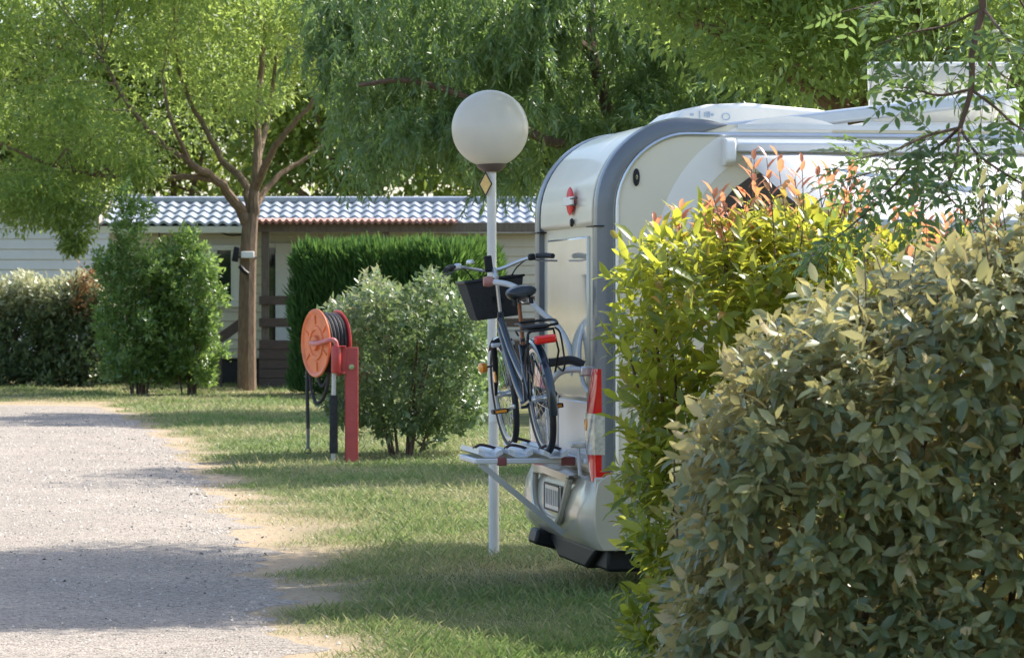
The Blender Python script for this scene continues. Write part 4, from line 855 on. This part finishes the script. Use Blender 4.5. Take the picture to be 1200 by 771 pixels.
# roof: slanted rail, low white housing with a faint mark, open skylight
r0, r1 = ray(838,154,ly=.35), ray(1192,112,ly=.35)
MB().bar(r0, r1, .10, .085).build('roof_rail', M('blue_grey_metal', (.40,.46,.55), .32, metal=.2, var=.05), camper, bevel=.02)
MB().box((r1.x-.05,.36,(r1.z+ZT)/2-.03),(.10,.12,r1.z-ZT+.06)).build('rail_foot', white_g, camper, bevel=.015)
b0, b1 = ray(777,150,ly=.75), ray(990,150,ly=.75); hz = ray(880,122,ly=.75).z
out = [(b0.x,ZT-.01),(b0.x+.02,ZT+.05),(b0.x+.12,hz-.04),(b0.x+.25,hz-.012),(b0.x+.5,hz),((b0.x+b1.x)/2,hz-.006),(b1.x-.20,hz-.035),(b1.x-.04,ZT+.10),(b1.x-.01,ZT+.05),(b1.x,ZT-.01)]
hb = MB().prism([(x_,.62,z_) for x_, z_ in out], (0,.85,0)).build('roof_housing', white_g, camper, bevel=.03, seg=3)
bl = M('pale_blue_print', (.36,.47,.62), .5)
for x_, w_2, h_2 in ((811,4,3),(820,1.5,9),(826,1.5,5),(829,1.5,7),(831.5,1.5,7),(835,3,3)):
    q_ = ray(x_,134.5,ly=.612); MB().box((q_.x,.616,q_.z),(w_2*.005,.006,h_2*.005)).build('print_mark', bl, hb)
q_ = ray(851,137,ly=.612); MB().tube([(q_.x+.024*math.cos(a),.617,q_.z+.02*math.sin(a)) for a in np.linspace(0,6.283,17)[:-1]], .003, 4, closed=True).build('print_mark', bl, hb)
for x_ in (894, 962):
    q_ = ray(x_,151,ly=.612); MB().lathe([(.003,0),(.011,.001),(.009,.006)], (q_.x,.619,q_.z), (0,-1,0), 10).build('screw', black_pl, hb)
s0 = ray(1018,156,ly=.9); s1 = ray(1160,156,ly=.9); st0 = ray(1001,86,ly=.9); st1 = ray(1165,80,ly=.9)
sk = MB().box(((s0.x+s1.x)/2,1.15,ZT+.03),(s1.x-s0.x+.1,.7,.08)).build('skylight', white_g, camper, bevel=.02)
dz = st0.z-ZT-.05
m = MB()
for th_, nm in ((.0,'a'),):
    A = [Vector((s0.x,.84,ZT+.07)), Vector((s1.x,.84,ZT+.07)), Vector((st1.x,.55,st1.z)), Vector((st0.x,.55,st1.z-.01))]
    rings = []
    for t in np.linspace(0,1,5):
        a = A[0].lerp(A[3], t); b = A[1].lerp(A[2], t); rings.append([a.lerp(b, k/24)+Vector((0,-.012 if k % 2 else .0,0)) for k in range(25)])
    m.loft(rings, closed=False)
    # return rim of the lid, on the left, right and top
    bk = Vector((.02,.10,-.03))
    m.loft([[A[0],A[0].lerp(A[3],.5),A[3]],[A[0]+bk,A[0].lerp(A[3],.5)+bk,A[3]+bk]], closed=False); m.loft([[A[1],A[1].lerp(A[2],.5),A[2]],[A[1]+bk,A[1].lerp(A[2],.5)+bk,A[2]+bk]], closed=False); m.loft([[A[3],A[2]],[A[3]+bk,A[2]+bk]], closed=False)
lid = m.build('lid', smoke_pl, sk); so = lid.modifiers.new('thick','SOLIDIFY'); so.thickness = .006
MB().tube([A[3],A[2]], .013, 8).tube([A[0],A[3]], .013, 8).tube([A[1],A[2]], .013, 8).build('lid_rim', M('milky_rim', (.70,.71,.71), .35), sk)
MB().tube([(s0.x+.1,1.2,ZT+.06), A[0].lerp(A[3],.7)+Vector((.05,.02,0))], .009, 6).build('stay', alu, sk); MB().tube([(s1.x-.1,1.2,ZT+.06), A[1].lerp(A[2],.7)+Vector((-.05,.02,0))], .009, 6).build('stay', alu, sk)
# wheels and cab
for wx in (1.75, 5.75):
    for wy, s in ((.12,1),(CW-.12,-1)):
        w_o = MB().lathe([(.2,-.11),(.30,-.11),(.335,-.09),(.345,0),(.335,.09),(.30,.11),(.2,.11)], (wx,wy,.345), (0,1,0), 28).build('wheel', black_rub, camper)
        MB().lathe([(.03,-.105*s),(.08,-.10*s),(.19,-.07*s),(.205,-.115*s),(.21,.05*s)], (wx,wy,.345), (0,1,0), 24).build('rim', alu, w_o)
MB().prism([(6.32,.12,2.30),(6.74,.12,2.26),(6.94,.12,1.6),(6.90,.12,1.58)], (0,CW-.24,0)).build('windscreen', glassd, camper)
MB().box((3.2,-.004,1.75),(.9,.02,.55)).build('side_window', glassd, camper, bevel=.01)

# --- fold-down bike rack on the rear wall
rack = bpy.data.objects.new('bike_rack', None); 
ZR = .855
rk = MB()
for y_, w_1, c_1 in ((.40,.68,-.36),(1.0,.68,-.36),(1.62,.26,-.15)):
    rk.box((c_1,y_,ZR-.045),(w_1,.035,.032))
rk.box((-.05,1.0,ZR-.045),(.035,1.5,.035)); rk.box((-.69,.7,ZR-.046),(.03,.62,.03))
rko = rk.build('bike_rack', alu_p, camper, bevel=.006)
rack_red = M('worn_red_cap', (.20,.055,.055), .5)
for x_, w2 in ((-.14,.085),(-.54,.055)): MB().box((x_,.40,ZR-.047),(w2,.048,.05)).build('red_cap', rack_red, rko, bevel=.006)
def rail(x_, y0, y1):
    s_ = [(-.075,.0),(-.07,.03),(-.035,.012),(-.03,-.012),(.03,-.012),(.035,.012),(.07,.03),(.075,.0),(.034,-.02),(-.034,-.02)]
    return MB().loft([[Vector((x_+a,y_,ZR+b-.005)) for a, b in s_] for y_ in (y0,y1)], cap=True)
for x_, y0, y1 in ((-.235,.28,1.75),(-.42,.42,1.1),(-.60,.44,1.15)): rail(x_,y0,y1).build('rail', alu_p, rko)
for x_, y_ in ((-.235,.45),(-.235,1.55),(-.42,.6),(-.60,.66)):
    MB().tube(smoothpath([(x_-.07,y_,ZR+.02),(x_-.035,y_-.02,ZR+.042),(x_+.02,y_,ZR+.034),(x_+.065,y_+.01,ZR+.02)],4), .009, 6).build('wheel_strap', M('dark_red_strap', (.055,.03,.03), .6), rko)
s_a = ray(548,536,ly=.40); s_b = ray(636,606,ly=.62)
for dy_ in (0,):
    MB().bar((-.67,.40,ZR-.06), (-.12,.66,.36), .035, .012, up=(0,1,0)).build('strut', alu_p, rko)
MB().tube(smoothpath([(-.02,.28,1.34),(-.10,.28,1.355),(-.19,.30,1.345),(-.245,.34,1.29),(-.255,.38,1.2)],5), .019, 10).build('holder_arm', alu_p, rko)
MB().box((-.05,.28,1.345),(.08,.05,.06)).build('arm_clamp', alu, rko, bevel=.01)
MB().tube(smoothpath([(-.06,.31,1.38),(-.13,.33,1.41),(-.20,.40,1.40),(-.26,.45,1.39)],4), .026, 8).build('holder_strap', black_rub, rko)
MB().tube(smoothpath([cl_(P(672,440,20.9)), cl_(P(668,410,20.9)), cl_(P(655,384,20.95)), cl_(P(630,362,21.0)), cl_(P(616,345,21.0)), cl_(P(598,334,21.05)), cl_(P(574,330,21.1))],5), .018, 9).build('holder_arm', alu_p, rko)
pk_ = cl_(P(572,330,21.1)); MB().lathe([(.01,-.03),(.03,-.028),(.034,0),(.03,.028),(.01,.03)], pk_, (1,0,0), 14).build('arm_knob', M('dusty_pink_plastic', (.42,.19,.16), .5), rko)
MB().tube([(-.01,.30,.90),(-.09,.30,.90),(-.095,.30,.885),(-.085,.30,.73),(-.06,.30,.715),(-.035,.30,.715)], .012, 8).build('crank_handle', alu_p, rko)
MB().box((-.065,.30,.905),(.15,.03,.03)).build('crank_mount', alu, rko, bevel=.005)
MB().box((-.03,.34,.83),(.05,.30,.06)).build('wall_bracket', alu_p, rko, bevel=.008)
MB().box((-.03,1.6,.83),(.05,.20,.06)).build('wall_bracket', alu_p, rko, bevel=.008)

# ------------------------------------------------------------------ bicycle (x forward, y to its left)
bc = Vector((.212, 20.42, ZR-.012)); fc = Vector((-.004, 21.5, ZR))
bike = empty('bicycle', bc, math.atan2(fc.y-bc.y, fc.x-bc.x), R(-7.5)); tag(bike, 'dark blue city bicycle standing on the camper rear rack', 'bicycle')
RW = .338; WB = 1.10
def wheel(x, name):
    w = MB().tube([(x+(RW-.019)*math.cos(a),0,RW+(RW-.019)*math.sin(a)) for a in np.linspace(0,2*math.pi,49)[:-1]], .0205, 9, closed=True).build(name, black_rub, bike)
    rr = RW-.042; MB().loft([[Vector((x+(rr+dr_)*math.cos(a),y_,RW+(rr+dr_)*math.sin(a))) for y_, dr_ in ((-.011,.008),(.011,.008),(.008,-.014),(-.008,-.014))] for a in np.linspace(0,2*math.pi,49)]).build('rim', alu, w)
    sp = MB()
    for i in range(28):
        a = 2*math.pi*i/28; s = 1 if i % 2 else -1; a2 = a+s*(1 if (i//2) % 2 else -1)*.9; sp.tube([(x+.02*math.cos(a2),.028*s,RW+.02*math.sin(a2)),(x+(rr-.012)*math.cos(a),0,RW+(rr-.012)*math.sin(a))], .0017, 4)
    sp.build('spokes', chrome, w)
    MB().lathe([(.008,-.055),(.012,-.05),(.026,-.035),(.018,-.02),(.018,.02),(.026,.035),(.012,.05),(.008,.055)], (x,0,RW), (0,1,0), 14).build('hub', alu, w)
    return w
wheel(0,'rear_wheel'); wheel(WB,'front_wheel')
bb = (.44,0,.29); st = (.30,0,.70); ht = (.90,0,.86); hb_ = (.945,0,.70)
f = MB(); f.tube([bb, st], .017, 10); f.tube(smoothpath([(.93,0,.75),(.80,0,.58),(.62,0,.40),bb],5), .029, 12); f.tube(smoothpath([(.915,0,.82),(.72,0,.63),(.52,0,.50),(.39,0,.44)],5), .022, 10); f.tube([ht,hb_], .022, 12)
for s in (-1,1): f.tube([(bb[0],.03*s,bb[2]),(.2,.05*s,.31),(0,.062*s,RW)], .010, 8); f.tube([(.315,.02*s,.66),(.15,.05*s,.5),(0,.062*s,RW)], .008, 8)
f.lathe([(.02,-.04),(.024,-.035),(.024,.035),(.02,.04)], bb, (0,1,0), 14); f.build('frame', darkblue, bike)
f = MB(); 
for s in (-1,1): f.tube([(.955,.058*s,.665),(.97,.058*s,.55),(1.04,.058*s,.40),(WB,.055*s,RW)], [.019,.019,.013,.009], 10)
f.tube([(.955,-.058,.668),(.948,0,.69),(.955,.058,.668)], .017, 8); f.build('fork', black_pl, bike)
MB().box((.957,0,.655),(.05,.15,.03)).build('fork_crown', alu_p, bike, bevel=.01)
MB().tube([(.305,0,.66),(.262,0,.92)], .0125, 10).build('seat_post', M('copper_post', (.30,.14,.08), .35, metal=.6), bike)
# saddle
m = MB(); rings = []
for x_, w2, h_, zz in ((.10,.055,.02,.975),(.115,.085,.04,.985),(.16,.098,.052,.985),(.22,.085,.05,.975),(.29,.045,.04,.968),(.35,.026,.032,.965),(.385,.018,.02,.96)):
    rings.append([Vector((x_, w2*math.cos(a), zz+h_*(.75*math.sin(a) if math.sin(a) > 0 else .95*math.sin(a)))) for a in np.linspace(0,2*math.pi,17)[:-1]])
m.loft(rings, cap=True); sd = m.build('saddle', leather, bike)
for s in (-1,1): MB().tube([(.15,.035*s,.945),(.17,.03*s,.915),(.27,.025*s,.912),(.34,.01*s,.935)], .004, 6).build('saddle_rail', chrome, sd); MB().tube([(.14,.05*s,.945),(.14,.05*s,.905)], .014, 8).build('saddle_spring', black_pl, sd)
# stem and handlebar
MB().tube([ht,(.885,0,1.0),(.875,0,1.08)], .0125, 10).tube([(.875,0,1.07),(.91,0,1.115),(.935,0,1.125)], .017, 10).build('stem', alu, bike)
hbp = smoothpath([(.74,.335,1.165),(.82,.29,1.175),(.90,.18,1.16),(.935,.07,1.128),(.94,0,1.12),(.935,-.07,1.128),(.90,-.18,1.16),(.82,-.29,1.175),(.74,-.335,1.165)],5)
hbo = MB().tube(hbp, .0115, 10).build('handlebar', alu, bike)
for s in (-1,1):
    MB().tube([(.72,.342*s,1.163),(.80,.302*s,1.174),(.845,.268*s,1.175)], [.0165,.0175,.017], 10).build('grip', black_rub, hbo)
    MB().tube(smoothpath([(.86,.235*s,1.165),(.84,.275*s,1.145),(.77,.34*s,1.135),(.73,.365*s,1.13)],4), .006, 6).build('brake_lever', M('lever_grey',(.2,.2,.21),.35,metal=.5), hbo)
    MB().box((.86,.235*s,1.172),(.05,.045,.042)).build('shifter', black_pl if s < 0 else alu, hbo, bevel=.012)
    MB().tube(smoothpath([(.88,.20*s,1.16),(.98,.14*s,1.10),(1.0,.05*s,.95),(.96,.03*s,.82)],5), .0042, 6).build('brake_cable', black_pl, hbo)
MB().lathe([(.004,.02),(.022,.018),(.028,.0),(.026,-.006)], (.885,.15,1.185), (0,0,1), 14).build('bell', alu, hbo)
MB().box((.92,.03,1.165),(.02,.05,.10)).build('display', black_pl, hbo, bevel=.008)
# front basket, tapering towards its floor
m = MB(); rings = []
for z_, a, b in ((.82,.11,.13),(.84,.12,.14),(1.06,.155,.185),(1.065,.148,.178),(.845,.112,.132)): rings.append([Vector((1.10+a*sx,b*sy,z_)) for sx, sy in ((-1,-1),(1,-1),(1,1),(-1,1))])
bk = m.loft(rings).build('basket', fabric_d, bike, bevel=.01)
MB().box((1.10,0,.833),(.215,.255,.014)).build('basket_floor', fabric_d, bk)
MB().tube([(1.10+.16*sx,.19*sy,1.065) for sx, sy in ((-1,-1),(1,-1),(1,1),(-1,1))], .008, 6, closed=True).build('basket_rim', black_pl, bk)
MB().bar((.92,0,.93),(.99,0,.94),.05,.03).build('basket_mount', black_pl, bk)
# mudguards
def guard(cx, a0, a1, r, name):
    rings = []
    for a in np.linspace(a0,a1,25): rings.append([Vector((cx+(r+d_)*math.cos(a), y_, RW+(r+d_)*math.sin(a))) for y_, d_ in ((-.028,-.012),(-.02,.003),(0,.008),(.02,.003),(.028,-.012),(.018,-.002),(0,.003),(-.018,-.002))])
    return MB().loft(rings, cap=True).build(name, darkblue, bike)
gd = guard(0, R(20), R(195), RW+.018, 'rear_mudguard'); guard(WB, R(-10+60), R(170), RW+.018, 'front_mudguard')
for s in (-1,1): MB().tube([(0,.06*s,RW),(-.2,.045*s,RW+.24)], .003, 5).build('guard_stay', black_pl, gd)
# luggage carrier and tail light
c = MB()
for y_ in (-.065,-.025,.025,.065): c.tube([(-.33,y_,.755),(.16,y_,.755)], .0055, 6)
c.tube(smoothpath([(-.30,-.07,.755),(-.345,-.05,.755),(-.355,0,.755),(-.345,.05,.755),(-.30,.07,.755)],4), .0075, 7); c.bar((-.15,-.07,.755),(-.15,.07,.755),.012,.008); c.bar((.08,-.07,.755),(.08,.07,.755),.012,.008)
for s in (-1,1):
    c.tube([(-.28,.075*s,.755),(-.26,.095*s,.62),(0,.07*s,RW+.01)], .0065, 6); c.tube(smoothpath([(-.33,.075*s,.76),(-.34,.10*s,.72),(-.34,.105*s,.56),(-.31,.095*s,.50),(-.2,.09*s,.52)],4), .0065, 6); c.tube([(.16,.065*s,.755),(.27,.03*s,.72)], .006, 6)
cr = c.build('luggage_carrier', black_pl, bike)
MB().tube(smoothpath([(-.31,-.10,.78),(-.2,-.105,.80),(0,-.09,.80),(.05,0,.80),(0,.09,.80),(-.2,.105,.80),(-.31,.10,.78),(-.335,0,.775)],4), .0085, 7, closed=True).build('top_hoop', black_pl, cr)
MB().box((-.12,0,.775),(.34,.11,.022)).build('spring_clip', black_pl, cr, bevel=.008)
MB().box((-.375,0,.70),(.035,.135,.05)).build('tail_light', M('bike_red_lens', (.75,.02,.02), .2, coat=.6), bike, bevel=.014)
MB().box((-.35,0,.70),(.04,.06,.03)).build('tail_light_mount', black_pl, bike)
# cranks, pedals, chain case
k = MB().lathe([(.05,.045),(.085,.046),(.09,.05),(.085,.054),(.05,.055)], bb, (0,-1,0), 24).build('chainring', alu, bike)
MB().loft([[Vector((x_,-.062+dy_,z_)) for x_, z_ in ((.54,.29),(.52,.36),(.44,.395),(.1,.385),(-.05,.36),(-.05,.315),(.1,.295),(.44,.19),(.52,.22))] for dy_ in (-.012,.012)], cap=True).build('chain_case', black_pl, bike, bevel=.006)
for s, ang_ in ((-1,R(200)),(1,R(20))):
    ex_ = (bb[0]+.17*math.cos(ang_), .085*s, bb[2]+.17*math.sin(ang_)*(.4)-.05*(s == 1)); ck = MB().bar((bb[0],.075*s,bb[2]), (ex_[0],.085*s,ex_[2]), .014, .024).build('crank', alu, bike, bevel=.004)
    pd = MB().box((ex_[0],.14*s,ex_[2]),(.085,.095,.028)).build('pedal', black_pl, bike, bevel=.006)
    for sx in (-1,1): MB().box((ex_[0]+sx*.0445,.14*s,ex_[2]),(.006,.07,.016)).build('reflector', amber_lens, pd)
for sx in (1,): MB().box((WB-.14,.075,RW+.12),(.05,.012,.07)).build('wheel_reflector', amber_lens, bike, bevel=.005)
MB().tube([(.05,-.08,RW-.02),(-.02,-.085,RW+.02)], .02, 8).build('gear_case', black_pl, bike)
# front wheel lamp seen past the post
MB().lathe([(.012,-.02),(.03,-.015),(.034,.02),(.02,.03)], (1.06,.12,.52), (-.3,1,0), 16).build('front_lamp', amber_lens, bike)
MB().tube([(.99,.06,.53),(1.06,.115,.52)], .007, 6).build('lamp_bracket', black_pl, bike)
